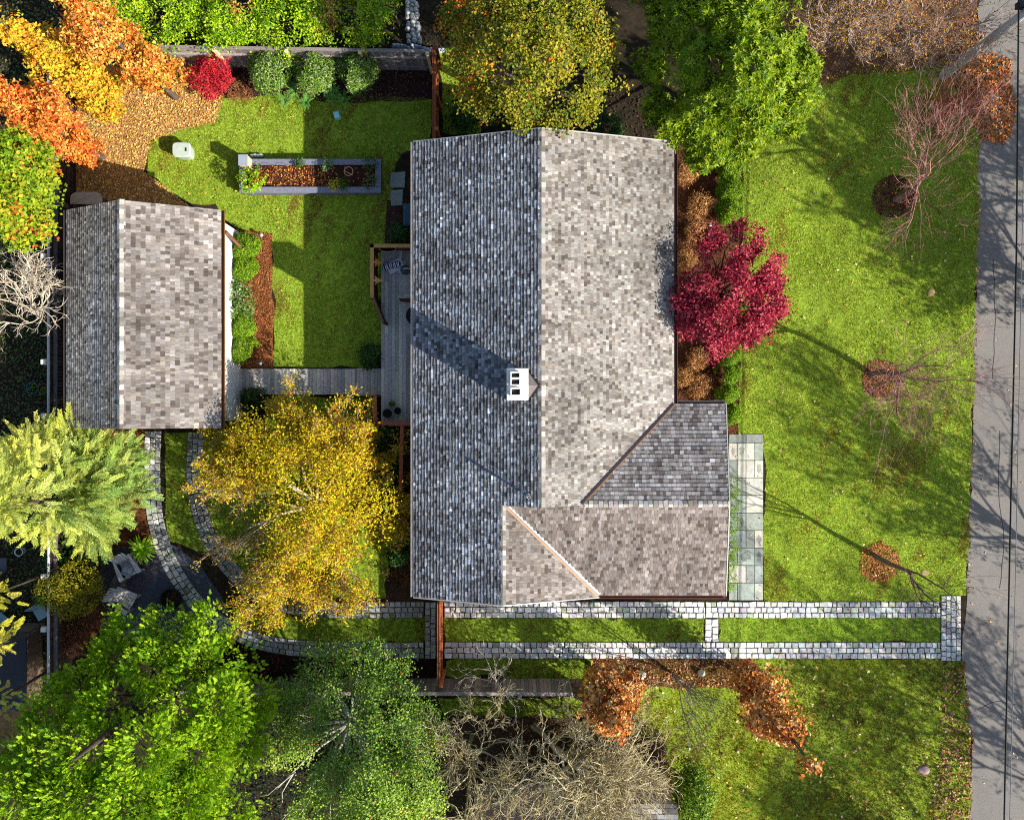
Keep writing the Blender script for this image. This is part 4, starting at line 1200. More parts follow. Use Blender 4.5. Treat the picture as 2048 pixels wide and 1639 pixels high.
mb = MB(); box(mb, (hb[0] + 0.16, hb[1] - 0.08, 0.601), (hb[0] + 0.22, hb[1] + 0.06, 0.612), lin((40, 46, 44)) * 0.5); box(mb, (hb[0] - 0.14, hb[1] - 0.02, 0.601), (hb[0] - 0.02, hb[1] + 0.1, 0.606), lin((190, 200, 190)) * 0.8)
mb.build('handle', M_PLAST, t)
p = W(672, 228, 0.3)
mb = MB(); box(mb, (p[0] - 0.13, p[1] - 0.15, 0.01), (p[0] + 0.13, p[1] + 0.15, 0.22), lin((130, 200, 200)) * 0.95, rot=0.25, taper=0.02); box(mb, (p[0] - 0.10, p[1] - 0.11, 0.22), (p[0] + 0.10, p[1] + 0.11, 0.25), lin((150, 216, 216)) * 0.95, rot=0.25, taper=0.03)
tag(mb.build('feed_box', M_PLAST), 'small pale turquoise box on the shaded lawn below the ferns', 'box')
p = W(820, 428, 0.8)
mb = MB(); box(mb, (p[0] - 0.32, p[1] - 0.5, 0), (p[0] + 0.42, p[1] + 0.48, 0.74), lin((60, 92, 110)) * 0.5, taper=0.05); box(mb, (p[0] - 0.27, p[1] - 0.45, 0.74), (p[0] + 0.37, p[1] + 0.43, 0.84), lin((70, 104, 122)) * 0.55, taper=0.08)
tag(mb.build('covered_barbecue', M_CLOTH), 'blue grey covered barbecue against the house wall', 'barbecue')
for i, (x0, y0, x1, y1, lab) in enumerate(((780, 345, 811, 377, 'upper of two square pale stone slabs beside the house'), (781, 380, 807, 412, 'lower of two square pale stone slabs beside the house'))):
    a = W(x0, y1); b = W(x1, y0); mb = MB(); jitquad(a[0], a[1], b[0], b[1], 0.0, 0.07, mb, lin((150, 154, 140)) * 0.7, 0.03, 0.02)
    tag(mb.build('paving_slab', M_STONE), lab, 'slab', 'stone slabs beside the house')
mb = MB(); rc = W(697, 343, 0.72); a = np.linspace(0, 6.283, 25)
t = thing('plant_hoop', 'orange ring shaped plant support in the raised bed', 'plant support', (rc[0], rc[1], ZB - 0.12))
tube(mb, np.stack([rc[0] + np.cos(a) * 0.17, rc[1] + np.sin(a) * 0.17, np.full(25, 0.72)], 1), 0.012, 6, lin((230, 170, 120)) * 0.8)
tube(mb, [(rc[0] - 0.17, rc[1] + 0.02, 0.72), (rc[0] + 0.17, rc[1] - 0.16, 0.72)], 0.012, 6, lin((230, 170, 120)) * 0.8)
mb.build('ring', M_PLAST, t)
for k in range(3):
    mb = MB(); q = (rc[0] + 0.17 * math.cos(k * 2.1), rc[1] + 0.17 * math.sin(k * 2.1)); tube(mb, [(q[0], q[1], ZB - 0.12), (q[0], q[1], 0.71)], 0.009, 5, lin((200, 140, 100)) * 0.7); mb.build('leg', M_PLAST, t)
# wire hoops over the bed
for i, x in enumerate((515, 545, 575)):
    mb = MB(); a = np.linspace(0.0, math.pi, 14)
    p0 = W(x, 330, ZB); p1 = W(x + 14, 372, ZB)
    T = (1 - np.cos(a)) / 2
    tube(mb, np.stack([p0[0] + (p1[0] - p0[0]) * T, p0[1] + (p1[1] - p0[1]) * T, ZB - 0.12 + np.sin(a) * 0.55], 1), 0.007, 4, lin((60, 60, 62)) * 0.5)
    tag(mb.build('wire_hoop', M_METAL), 'thin dark wire hoop arching over the leafy half of the raised bed', 'hoop', 'wire hoops over the raised bed')
# tan bench top behind the garage
p = W(172, 398, 0.9)
t = thing('storage_bench', 'tan round cornered bench top just behind the garage gable', 'bench', (p[0], p[1], 0))
mb = MB(); shell(mb, (p[0], p[1] - 0.2), [(0.62, 0.46, 0.84), (0.64, 0.48, 0.87), (0.62, 0.46, 0.9)], lin((206, 182, 150)) * 0.7); mb.build('bench_top', M_PAINT, t)
for dx in (-0.5, 0.5):
    mb = MB(); box(mb, (p[0] + dx - 0.04, p[1] - 0.5, 0), (p[0] + dx + 0.04, p[1] + 0.1, 0.838), lin((90, 80, 70)) * 0.5); mb.build('leg', M_WOOD, t)
# lamps in the beds
def path_light(label, px, py):
    c = W(px, py, 0.4); t = thing('path_light', label, 'garden lamp', (c[0], c[1], 0), 'small garden lamps')
    mb = MB(); tube(mb, [(c[0], c[1], 0), (c[0], c[1], 0.36)], 0.015, 6, lin((60, 60, 62)) * 0.5); mb.build('stem', M_METAL, t)
    mb = MB(); lathe(mb, (c[0], c[1], 0.36), [(0.075, 0.0), (0.07, 0.02), (0.02, 0.07), (0, 0.075)], lin((210, 214, 220)) * 0.8, 14); mb.build('lamp_shade', M_METAL, t)
path_light('small silver garden lamp above the crimson tree in the front bed', 1421, 449)
path_light('small pale garden lamp at the top end of the garage bark bed', 522, 470)
path_light('small pale garden lamp at the bottom end of the garage bark bed', 520, 727)
# standing stones in the lower bed
def boulder(name, label, px, py, r, h, col, cat, group=None, k=0.75):
    c = W(px, py, h * 0.5); mb = MB(); n = 12
    th = np.linspace(0.02, math.pi * 0.62, 7); a = np.arange(n) * 2 * math.pi / n
    v = np.stack([np.sin(th)[:, None] * np.cos(a) * r, np.sin(th)[:, None] * np.sin(a) * r * 0.8, np.broadcast_to(np.cos(th)[:, None] * h, (7, n))], -1)
    v = v * (1 + 0.14 * fbm(v + rng.uniform(0, 50), 5.0))[..., None] + np.array([c[0], c[1], h * 0.12])
    i = np.arange(6)[:, None] * n; j = np.arange(n)[None, :]; k2 = (j + 1) % n
    mb.add(v.reshape(-1, 3), np.stack([i + j, i + n + j, i + n + k2, i + k2], -1).reshape(-1, 4), lin(col) * k)
    mb.ngon(v[0], lin(col) * k)
    return tag(mb.build(name, M_STONE, smooth=True), label, cat, group)
boulder('boulder', 'pale upright stone in the lower bark bed, left one of two', 1282, 1350, 0.2, 0.35, (216, 212, 186), 'stone')
boulder('boulder', 'pale upright stone in the lower bark bed, right one of two', 1404, 1346, 0.16, 0.32, (214, 214, 190), 'stone')
boulder('boulder', 'pinkish flat stone on the lower lawn close to the road', 1848, 1540, 0.26, 0.12, (170, 140, 134), 'stone')
boulder('boulder', 'small tan flat stone on the front lawn beside the road', 1862, 585, 0.18, 0.05, (168, 140, 96), 'stone')
boulder('boulder', 'small tan flat stone on the front lawn above the cobbled apron', 1851, 1145, 0.18, 0.05, (168, 146, 100), 'stone')
# dry stone edging and stone path by the top fence
i = 0
for px in np.arange(788, 892, 7.5):
    boulder('edging_stone', 'rounded blue grey stone of the edging row behind the top fence corner', px, 91 + (px - 788) * 0.12 + rng.uniform(-3, 3), rng.uniform(0.10, 0.15), 0.28, (176, 184, 194), 'stone', 'edging stones behind the top fence corner', 0.7)
for py in np.arange(4, 86, 8):
    for px in (819, 828, 837):
        boulder('stepping_stone', 'rounded pale grey cobble of the narrow rocky strip at the top edge', px - (86 - py) * 0.06 + rng.uniform(-2, 2), py + rng.uniform(-3, 3), rng.uniform(0.09, 0.14), 0.2, (196, 196, 192), 'stone', 'cobbles of the rocky strip at the top edge', 0.75)
# neighbour's yard on the left
t = thing('garden_shed', 'low dark flat roofed shed beyond the side fence at the lower left', 'shed', (*W(20, 1300, 0)[:2], 0))
s0 = W(-60, 1420, 1.2); s1 = W(50, 1265, 1.2)
mb = MB(); box(mb, (s0[0], s0[1], 0), (s1[0], s1[1], 1.15), lin((150, 124, 104)) * 0.45); mb.build('wall', M_WOOD, t)
mb = MB(); box(mb, (s0[0] - 0.04, s0[1] - 0.04, 1.151), (s1[0] + 0.04, s1[1] + 0.04, 1.2), lin((60, 64, 72)) * 0.5); mb.build('roof', M_ASPH, t)
p0 = W(-40, 1268, 0.02); p1 = W(90, 1246, 0.02)
mb = MB(); jitquad(p0[0], p0[1], p1[0], p1[1], 0, 0.05, mb, lin((150, 138, 124)) * 0.55)
tag(mb.build('concrete_apron', M_STONE), 'pale strip of concrete in front of the low dark shed', None, kind='structure')
def gchair(label, px, py, az, col):
    c = W(px, py, 0.4); t = thing('garden_chair', label, 'chair', (c[0], c[1], 0), 'chairs beyond the side fence')
    t.rotation_euler = (0, 0, az)
    def part(n, m):
        o = m.build(n, M_PLAST, None); o.parent = t
    mb = MB(); box(mb, (-0.24, -0.24, 0.4), (0.24, 0.24, 0.43), lin(col) * 0.6, taper=0.02); part('seat', mb)
    mb = MB()
    for i in range(7):
        y = -0.22 + i * 0.073
        beam(mb, (-0.24, y, 0.42), (-0.36, y * 1.1, 0.88 - abs(y) * 0.3), 0.06, 0.02, lin(col) * 0.65, up=(1, 0, 0.2))
    part('backrest', mb)
    for x in (-0.22, 0.18):
        for y in (-0.22, 0.18):
            mb = MB(); box(mb, (x, y, 0), (x + 0.04, y + 0.04, 0.397), lin(col) * 0.5); part('leg', mb)
gchair('pale teal garden chair half hidden by the side fence', 82, 1226, math.radians(-60), (170, 200, 200))
gchair('pale teal garden chair at the left photo edge by the shed', 2, 1240, math.radians(-40), (150, 196, 200))
gchair('dark grey garden chair near the empty white bucket', 2, 1128, math.radians(90), (84, 84, 92))
# neighbour's house at the bottom
nh = thing('neighbor_house', 'mauve sided neighbouring house with grey shingled porch roof at the bottom', 'house', (*W(1180, 1640, 0)[:2], 0))
n0 = W(960, 1568, 0); n1 = W(1196, 1568, 0); n2 = W(1330, 1560, 0)
mb = MB()
SID = lin((206, 184, 184)) * 0.9
z = 0
while z < 4.0:
    box(mb, (n0[0], n0[1] - 6, z), (n1[0], n0[1] + 0.004 * 0 - 0.012 * ((z / 0.11) % 1), z + 0.108), SID * rng.uniform(0.94, 1.05)); z += 0.11
z = 0
while z < 2.15:
    box(mb, (n1[0] + 0.002, n2[1] - 6, z), (n2[0], n2[1], z + 0.106), SID * rng.uniform(0.95, 1.06)); z += 0.11
mb.build('wall', M_PAINT, nh)
def nslope(x0, x1, y0, z0, z1, dep, lab):
    o = roof_slope([[(x0, y0, z0), (x1, y0, z0), (x1, y0 - dep, z1), (x0, y0 - dep, z1)]], nh, lab, (1, 0, 0), expo=0.19, wid=0.42, thick=0.02, k=0.5, tone=(0.92, 0.96, 1.02))
nslope(n1[0] - 0.3, n2[0] + 0.05, n2[1] + 0.12, 2.22, 3.6, 4.0, 'pale grey shingled porch roof')
nslope(n0[0] - 0.3, n1[0] + 0.0, n0[1] + 0.25, 4.1, 5.5, 4.0, None)
for px, py in ((1005, 1606), (1150, 1602)):
    q = W(px, py, 1.3); window(q[0], n0[1] + 0.012, 0, 1, 1.3, 1.0, 0.95, nh)

# ------------------------------------------------------------------ utility pole, wires
pb = W(1886, 153, 0)
t = thing('utility_pole', 'tall leaning grey wooden utility pole at the top right by the road', 'utility pole', (pb[0], pb[1], 0))
mb = MB(); tube(mb, [(pb[0], pb[1], 0), (pb[0] + 0.02, pb[1] + 0.02, 4), (pb[0] + 0.05, pb[1], 10.5)], [0.18, 0.16, 0.12], 14, lin((190, 186, 182)) * 0.8); mb.build('pole', M_WOOD, t)
mb = MB(); beam(mb, (pb[0] - 1.1, pb[1], 9.8), (pb[0] + 1.2, pb[1], 9.8), 0.1, 0.12, lin((120, 110, 102)) * 0.5); mb.build('cross_arm', M_WOOD, t)
mb = MB(); box(mb, (pb[0] - 0.3, pb[1] + 0.12, 5.2), (pb[0] + 0.0, pb[1] + 0.32, 5.5), lin((60, 60, 64)) * 0.5); mb.build('junction_box', M_METAL, t)
def wire(label, pts, z0, r, col):
    mb = MB(); P = np.array([W(a, b, z0) for a, b in pts]); n = 40
    T = np.linspace(0, 1, n); s = np.linspace(0, 1, len(P))
    q = np.stack([np.interp(T, s, P[:, i]) for i in range(3)], 1)
    tube(mb, q, r, 5, lin(col) * 0.6)
    tag(mb.build('overhead_wire', M_METAL), label, 'wire', 'overhead wires along the road')
wire('thick black overhead wire running above the road', [(2045, -700), (2037, 30), (2033, 500), (2020, 1080), (2007, 1700)], 5.4, 0.028, (20, 20, 24))
wire('thin grey overhead wire running above the road', [(2060, -700), (2050, 200), (2042, 600), (2030, 1200), (2018, 1700)], 5.6, 0.014, (150, 150, 156))
# ------------------------------------------------------------------ vegetation
BARK = pal((120, 104, 90), (100, 86, 74), (134, 120, 104))
ORG = pal((226, 150, 52), (232, 174, 74), (212, 120, 40), (224, 140, 56), (236, 194, 104), (206, 98, 40), (206, 176, 60))
def base_of(lobes):
    a = np.array(lobes); return a[:, :2].mean(0)

def leafy(name, label, lobes, n, L, Wd, P, base, h_trunk, r=0.14, cat='tree', M=M_LEAF, bark=BARK, limb_k=0.6, group=None, lr=0.35, twigs=0, **kw):
    t = thing(name, label, cat, (base[0], base[1], 0), group)
    mb = MB(); c = bark[0] * limb_k
    top = np.array([base[0] + rng.normal(0, 0.1), base[1] + rng.normal(0, 0.1), h_trunk])
    limb(mb, (base[0], base[1], -0.02), top, r, r * 0.7, c, 0.06, 6, 8)
    for l in lobes:
        e = np.array(l[:3]) + rng.normal(0, 0.1, 3)
        limb(mb, top, e, r * lr * 1.3, r * 0.12, bark[rng.integers(0, len(bark))] * limb_k, 0.15, 6, 5)
        for _ in range(twigs):
            d = nrmz(rng.normal(size=3)); d[2] = abs(d[2])
            limb(mb, e - (e - top) * rng.uniform(0, 0.5), e + d * np.array(l[3:6]) * rng.uniform(0.8, 1.05), r * 0.16, 0.006, bark[rng.integers(0, len(bark))] * limb_k, 0.2, 5, 4)
    mb.build('trunk', M_BARK, t)
    mb = MB(); crown(mb, lobes, n, L, Wd, P, **kw)
    mb.build('crown', M, t)
    return t

# three tall narrow orange maples at the upper left: (base px, top px)
def column(bpx, tpx, h, w0, n=9):
    """lobes stacked straight up from base; widths in metres"""
    b = W(*bpx, 0); out = []
    for i in range(n):
        f = i / (n - 1); z = 1.2 + (h - 1.2) * f
        r = w0 * (0.65 + 0.6 * math.sin(math.pi * min(1, f * 0.95 + 0.12))) * (1.0 if f < 0.75 else 1.25 - 0.75 * f)
        for k in range(2):
            out.append((b[0] + rng.normal(0, r * 0.42), b[1] + rng.normal(0, r * 0.42), z + rng.normal(0, 0.2), r, r, 0.7))
    return b, out
for lab, bpx, h, w0, P in (('tall narrow orange maple closest to the small red shrub', (352, 196), 9.0, 0.58, ORG),
                           ('middle tall narrow maple with yellower leaves among three orange ones', (243, 228), 8.6, 0.54, pal((230, 190, 60), (236, 170, 50), (214, 190, 50), (230, 140, 44), (200, 180, 50))),
                           ('tall narrow orange red maple just above the garage roof', (205, 315), 8.2, 0.6, pal((232, 148, 54), (220, 112, 44), (234, 176, 84), (210, 90, 44), (236, 164, 70)))):
    b, lb = column(bpx, None, h, w0)
    leafy('maple_tree', lab, lb, 9500, 0.15, 0.115, P, b, 1.5, 0.12, group='tall narrow orange maples', k=None) if False else None
    t = thing('maple_tree', lab, 'tree', (b[0], b[1], 0), 'tall narrow orange maples')
    mb = MB(); limb(mb, (b[0], b[1], -0.02), (b[0], b[1], h), 0.13, 0.02, BARK[0] * 0.5, 0.02, 9, 8)
    for l in lb:
        limb(mb, (b[0], b[1], max(0.8, l[2] - 0.9)), l[:3], 0.035, 0.01, BARK[1] * 0.5, 0.1, 5, 5)
    mb.build('trunk', M_BARK, t)
    mb = MB(); crown(mb, lb, 19000, 0.135, 0.085, P * 0.8, per=13, cl=0.11, shell=0.5, up=0.35, jn=0.75, low=-0.6, gap=-0.12, nf=2.0)
    mb.build('crown', M_LEAF, t)

# green-yellow tree at the left edge
lb = [LB(55, 335, 5, 48), LB(20, 390, 6, 55), LB(70, 395, 4.5, 45), LB(85, 440, 4, 34), LB(40, 455, 5, 46), LB(10, 320, 6.5, 50), LB(-30, 420, 7, 60), LB(30, 300, 6, 34), LB(92, 350, 3.6, 28)]
YG = pal((150, 180, 30), (176, 190, 40), (120, 160, 30), (200, 190, 50), (140, 170, 40))
def yg(p, k, nc):
    c = YG[rng.integers(0, len(YG), nc)]
    o = pal((226, 120, 40), (220, 90, 50), (232, 160, 50))[rng.integers(0, 3, nc)]
    m = rng.uniform(size=nc) < 0.03
    col = np.where(m[:, None], o, c)[k]
    y = p[:, 1]; low = (y < W(0, 440, 4.5)[1]) & (rng.uniform(size=len(p)) < 0.05)
    col = np.where(low[:, None], o[k], col)
    return col * 0.62
leafy('maple_tree', 'rounded yellow green tree with orange lower tips at the left edge', lb, 13000, 0.15, 0.11, YG, W(150, 420, 0)[:2], 2.2, 0.15, colfn=yg, per=14, cl=0.15, shell=0.5)

# small crimson shrub, brown shrub
def shrub(name, label, px, py, rpx, h, P, n, L, Wd, M=M_LEAF, k=0.75, group=None, cat='shrub', ell=1.0, flat=1.0, z=None, shell=0.72, cl=0.06, per=10, gap=-0.9, lobes=None, up=0.5, jn=0.55, stems=4):
    zc = h * 0.52 if z is None else z
    c = W(px, py, zc); R = S(rpx, zc)
    t = thing(name, label, cat, (c[0], c[1], 0), group)
    mb = MB()
    for i in range(stems):
        a = rng.uniform(0, 6.28)
        limb(mb, (c[0] + 0.06 * math.cos(a), c[1] + 0.06 * math.sin(a), -0.02), (c[0] + R * 0.4 * math.cos(a), c[1] + R * 0.4 * math.sin(a), zc), 0.025, 0.01, BARK[1] * 0.5, 0.1, 5, 5)
    mb.build('stem', M_BARK, t)
    lb = lobes if lobes else [(c[0], c[1], zc, R, R * ell, h * 0.5 * flat)]
    mb = MB(); crown(mb, lb, n, L, Wd, P * k, per=per, cl=cl, shell=shell, gap=gap, up=up, jn=jn, low=-0.3)
    mb.build('foliage', M, t)
    return t
CRIM = pal((216, 50, 60), (190, 30, 50), (226, 76, 80), (170, 26, 40), (206, 60, 70))
c = [LB(428, 140, 0.9, 30, 0.5), LB(410, 165, 0.8, 26, 0.45), LB(440, 165, 0.9, 24, 0.45), LB(425, 185, 0.6, 18, 0.35), LB(415, 135, 0.9, 22, 0.4)]
shrub('crimson_shrub', 'small bright red lace leaved maple shrub beside the orange maple', 426, 155, 32, 1.5, CRIM, 5200, 0.10, 0.035, lobes=c, k=0.8)
c = [LB(470, 182, 0.35, 20, 0.3), LB(492, 188, 0.3, 14, 0.25), LB(450, 190, 0.3, 14, 0.2)]
shrub('brown_shrub', 'low rusty brown shrub between the red shrub and the round shrubs', 475, 185, 22, 0.7, pal((150, 96, 60), (130, 80, 56), (170, 116, 70), (120, 90, 50)), 1500, 0.09, 0.03, M=M_DRY, lobes=c)
# three clipped round shrubs
HOL = pal((84, 116, 34), (104, 134, 44), (70, 100, 34), (130, 156, 70), (92, 124, 36), (150, 160, 110))
for lab, px, py, r in (('leftmost of three round glossy green shrubs at the top fence', 541, 150, 44), ('middle one of three round glossy green shrubs at the top fence', 629, 154, 41), ('rightmost of three round glossy green shrubs, nearest the cedar fence', 714, 154, 38)):
    shrub('round_shrub', lab, px, py, r, 1.6, HOL, 7500, 0.08, 0.05, jn=0.45, up=0.3, k=1.0, group='round shrubs at the top fence', shell=0.78)
# ferns and strappy plants
def rosette(name, label, px, py, r, P, n, wid, z0=0.05, arch=0.5, leaflets=0, M=M_LEAF, k=0.75, cat='plant', group=None, r0=0.0):
    c = W(px, py, 0.15); t = thing(name, label, cat, (c[0], c[1], 0), group)
    mb = MB(); 
    for i in range(n):
        a = i * 2.399 + rng.normal(0, 0.2); l = r * rng.uniform(0.65, 1.1); T = np.linspace(0, 1, 8)
        hgt = arch * rng.uniform(0.6, 1.3)
        rr = l * T; zz = z0 + hgt * np.sin(T * 2.2) 
        P3 = np.stack([c[0] + np.cos(a) * (r0 + rr), c[1] + np.sin(a) * (r0 + rr), zz], 1)
        col = pick(P, 1, 0.15)[0] * k
        s = np.array([-math.sin(a), math.cos(a), 0])
        if leaflets:
            tube(mb, P3, 0.006, 3, col * 0.8)
            for j in range(leaflets):
                f = 0.12 + 0.86 * j / leaflets
                q = np.array([np.interp(f, T, P3[:, d]) for d in range(3)])
                d_ = np.array([math.cos(a), math.sin(a), 0])
                ll = l * 0.26 * (1 - 0.75 * f)
                for sg in (-1, 1):
                    dr = nrmz(d_ * 0.35 + s * sg)
                    leaves(mb, (q + dr * ll * 0.5)[None], np.array([[0, 0, 1.0]]) + rng.normal(0, 0.15, (1, 3)), ll, ll * 0.2 + 0.012, np.clip(col * rng.uniform(0.85, 1.15), 0, 0.95)[None], tv=dr[None], fold=0.0)
        else:
            w = wid * np.sin(np.clip(T * 0.85 + 0.15, 0, 1) * math.pi) ** 0.6 * (1 - 0.3 * T) + 0.003
            v = np.concatenate([P3 - s * w[:, None] / 2, P3 + s * w[:, None] / 2]); ii = np.arange(7)
            mb.add(v, np.stack([ii, ii + 1, ii + 9, ii + 8], 1), col)
    mb.build('frond', M, t)
    return t
FERN = pal((110, 160, 70), (130, 176, 90), (90, 150, 80), (120, 166, 60))
for i, (px, py, r, lab) in enumerate(((572, 200, 0.42, 'leftmost pale green fern below the round shrubs'), (588, 182, 0.42, 'fern close between the left and middle round shrubs'), (612, 204, 0.4, 'yellow green fern at the lawn edge below the middle round shrub'), (668, 186, 0.46, 'fern between the middle and right round shrubs'), (688, 202, 0.45, 'bluish fern right above the turquoise box'), (660, 198, 0.35, 'small fern just left of the bluish fern'))):
    rosette('fern', lab, px, py, r, FERN, 12, 0.03, 0.08, 0.2, leaflets=12, group='ferns below the round shrubs', k=1.0)
rosette('yucca_plant', 'bright green strappy plant at the bottom end of the curved cobbled track', 290, 1095, 0.62, pal((150, 190, 30), (120, 170, 24), (170, 200, 60)), 60, 0.07, 0.1, 0.35, k=1.1)
rosette('strappy_plant', 'dark green strappy plant in the shade of the golden cedar', 218, 1072, 0.42, pal((60, 96, 60), (50, 84, 50)), 26, 0.03, 0.06, 0.3, k=0.5)
# boxwoods and rhododendron by the garage
BOX = pal((96, 128, 20), (114, 144, 26), (70, 102, 18), (132, 156, 32), (100, 130, 24), (60, 90, 18))
for lab, px, py, r in (('topmost round boxwood ball in the bark bed beside the garage', 492, 498, 27), ('second boxwood ball from the top beside the garage', 489, 541, 25), ('boxwood ball just below the glossy rhododendron', 487, 657, 26), ('lowest boxwood ball beside the garage, next to the boardwalk', 487, 702, 29)):
    shrub('boxwood_ball', lab, px, py, r, 1.05, BOX, 9500, 0.055, 0.036, jn=0.4, up=0.25, k=1.1, group='boxwood balls beside the garage', shell=0.8, cl=0.04)
c = [LB(470, 590, 0.8, 22, 0.5), LB(485, 605, 0.8, 22, 0.45), LB(468, 622, 0.8, 20, 0.45), LB(480, 575, 0.7, 18, 0.4), LB(490, 625, 0.6, 16, 0.4)]
shrub('rhododendron', 'glossy dark green large leaved shrub in the middle of the garage bed', 478, 602, 34, 1.4, pal((90, 130, 40), (70, 108, 34), (120, 150, 60), (160, 180, 110)), 1500, 0.14, 0.055, M=M_GLOSS, lobes=c, k=0.62, cl=0.09, per=8)
shrub('round_shrub', 'small dark round shrub just below the garage end of the boardwalk', 509, 803, 26, 1.0, pal((50, 86, 30), (64, 100, 34), (44, 76, 30)), 2600, 0.07, 0.04, M=M_GLOSS, k=0.6)
# boxwood hedge balls in front of the house
for lab, px, py, r in (('boxwood ball tucked under the big glossy evergreen', 1456, 341, 27), ('boxwood ball second below the big glossy evergreen', 1456, 382, 29), ('boxwood ball touching the top of the crimson tree', 1456, 426, 27), ('small boxwood just under the crimson tree', 1452, 716, 22), ('boxwood in the middle of the lower front row', 1452, 752, 23), ('boxwood above the end of the front wing roof', 1450, 790, 22), ('lowest boxwood, between front wing roof and lawn', 1462, 830, 20)):
    shrub('boxwood_ball', lab, px, py, r, 0.95, BOX, 9000, 0.055, 0.036, jn=0.4, up=0.25, k=1.1, group='boxwood row along the front lawn', shell=0.8, cl=0.04)
# brown dead looking grasses/shrubs in the front bed
BRN = pal((190, 144, 92), (166, 116, 66), (210, 170, 116), (140, 94, 56), (176, 126, 70))
for lab, px, py, r in (('rounded tan twiggy shrub topmost in the front bed', 1400, 413, 28), ('tan and gold twiggy shrub right above the crimson tree', 1392, 466, 26), ('tan twiggy shrub right below the crimson tree', 1396, 722, 25), ('rounded tan twiggy shrub nearest the front wing roof', 1398, 774, 29), ('brown twiggy shrub against the house near the big glossy evergreen', 1372, 350, 24), ('brown twiggy shrub under the left side of the crimson tree', 1372, 520, 24), ('brown twiggy shrub against the house below the crimson tree', 1366, 758, 20)):
    c = W(px, py, 0.4); R = S(r, 0.4); t = thing('twiggy_shrub', lab, 'shrub', (c[0], c[1], 0), 'tan twiggy shrubs in the front bed')
    mb = MB()
    for i in range(330):
        d = nrmz(rng.normal(size=3)); d[2] = abs(d[2]) * 0.9 + 0.1
        e = np.array([c[0], c[1], 0.05]) + d * np.array([R, R, 0.85]) * rng.uniform(0.8, 1.05)
        limb(mb, np.array([c[0], c[1], 0.05]) + d * 0.12 * R, e, 0.008, 0.005, pick(BRN, 1, 0.2)[0] * 1.2, 0.25, 4, 3)
    mb.build('branch', M_DRY, t)
    mb = MB(); crown(mb, [(c[0], c[1], 0.35, R, R, 0.5)], 900, 0.07, 0.022, BRN * 1.05, per=6, cl=0.05, shell=0.4, gap=-2); mb.build('foliage', M_DRY, t)
# green ground cover strip beside the walkway
for lab, px, py in (('upper low green plant clump between wing wall and flagstones', 1464, 975), ('second low green plant clump beside the flagstones', 1464, 1010), ('third low green plant clump beside the flagstones', 1463, 1050), ('bright low plant clump beside the lower flagstones', 1460, 1095), ('larger low plant clump beside the lower flagstones', 1457, 1130), ('lowest low plant clump at the corner of the wing', 1455, 1165)):
    shrub('ground_plant', lab, px, py, 15, 0.4, pal((130, 170, 30), (110, 150, 30), (150, 180, 50)), 700, 0.05, 0.035, k=0.7, group='low plants beside the flagstones', cat='plant', ell=1.4, stems=2)
# plants on the shaded side by the deck and along the back wall
DKG = pal((60, 100, 40), (50, 84, 40), (76, 116, 50), (90, 124, 60))
for lab, px, py, r, h in (('dark green shrub beside the deck above the boardwalk', 742, 714, 22, 0.7), ('small dark shrub left of the lower deck railing', 733, 826, 18, 0.6), ('leafy dark shrub under the lower deck railing corner', 772, 885, 30, 0.8), ('leafy dark shrub left of the stair handrail', 776, 935, 26, 0.8), ('small dark shrub at the foot of the stair handrail', 785, 985, 22, 0.6), ('green and pale leaved plant beside the house wall near the lower corner', 795, 1110, 20, 0.6), ('reddish brown plant near the lower house corner', 785, 1165, 24, 0.5), ('dark shrub beside the upper deck railing', 800, 470, 20, 0.6)):
    P = pal((130, 80, 50), (110, 70, 44), (90, 100, 50)) if 'reddish' in lab else DKG
    shrub('shade_shrub', lab, px, py, r, h, P, 1400, 0.09, 0.05, k=0.65, group='shaded shrubs behind the house', cl=0.09)
for lab, px, py in (('dark fern like shrub behind the top of the house, left one', 930, 240), ('dark leafy shrub behind the top of the house ridge', 1215, 262)):
    shrub('shade_shrub', lab, px, py, 26, 0.9, DKG, 1500, 0.1, 0.05, k=0.6, group='shaded shrubs behind the house', cl=0.1)

# raised bed plants
for lab, px, py, r, P, h in (('bright yellow green leafy plant at the lower left corner of the raised bed', 501, 366, 25, pal((160, 200, 24), (180, 210, 40), (130, 180, 24)), 0.7), ('small green plant near the pedestal in the raised bed', 506, 338, 11, GREEN, 0.35), ('pale green plant at the upper middle of the raised bed', 655, 334, 10, pal((140, 170, 110), (120, 150, 100)), 0.35), ('yellow leaved plant at the lower middle of the raised bed', 669, 371, 11, pal((210, 200, 60), (190, 190, 60)), 0.35), ('green plant right of the yellow one in the raised bed', 684, 372, 11, GREEN, 0.3), ('dark green trailing plant at the upper right corner of the raised bed', 742, 330, 13, DKG, 0.35), ('grey green herb plant at the right end of the raised bed', 738, 362, 15, pal((100, 130, 90), (120, 140, 80)), 0.3), ('small green weed at the top edge of the raised bed leaves', 600, 328, 9, GREEN, 0.25)):
    shrub('vegetable_plant', lab, px, py, r, h, P, 420 if r > 20 else 180, 0.11 if r > 20 else 0.08, 0.06 if r > 20 else 0.04, k=0.72, cat='plant', group='plants in the raised bed', z=0.45 + h * 0.5, flat=1.0, cl=0.06, per=6, stems=3)

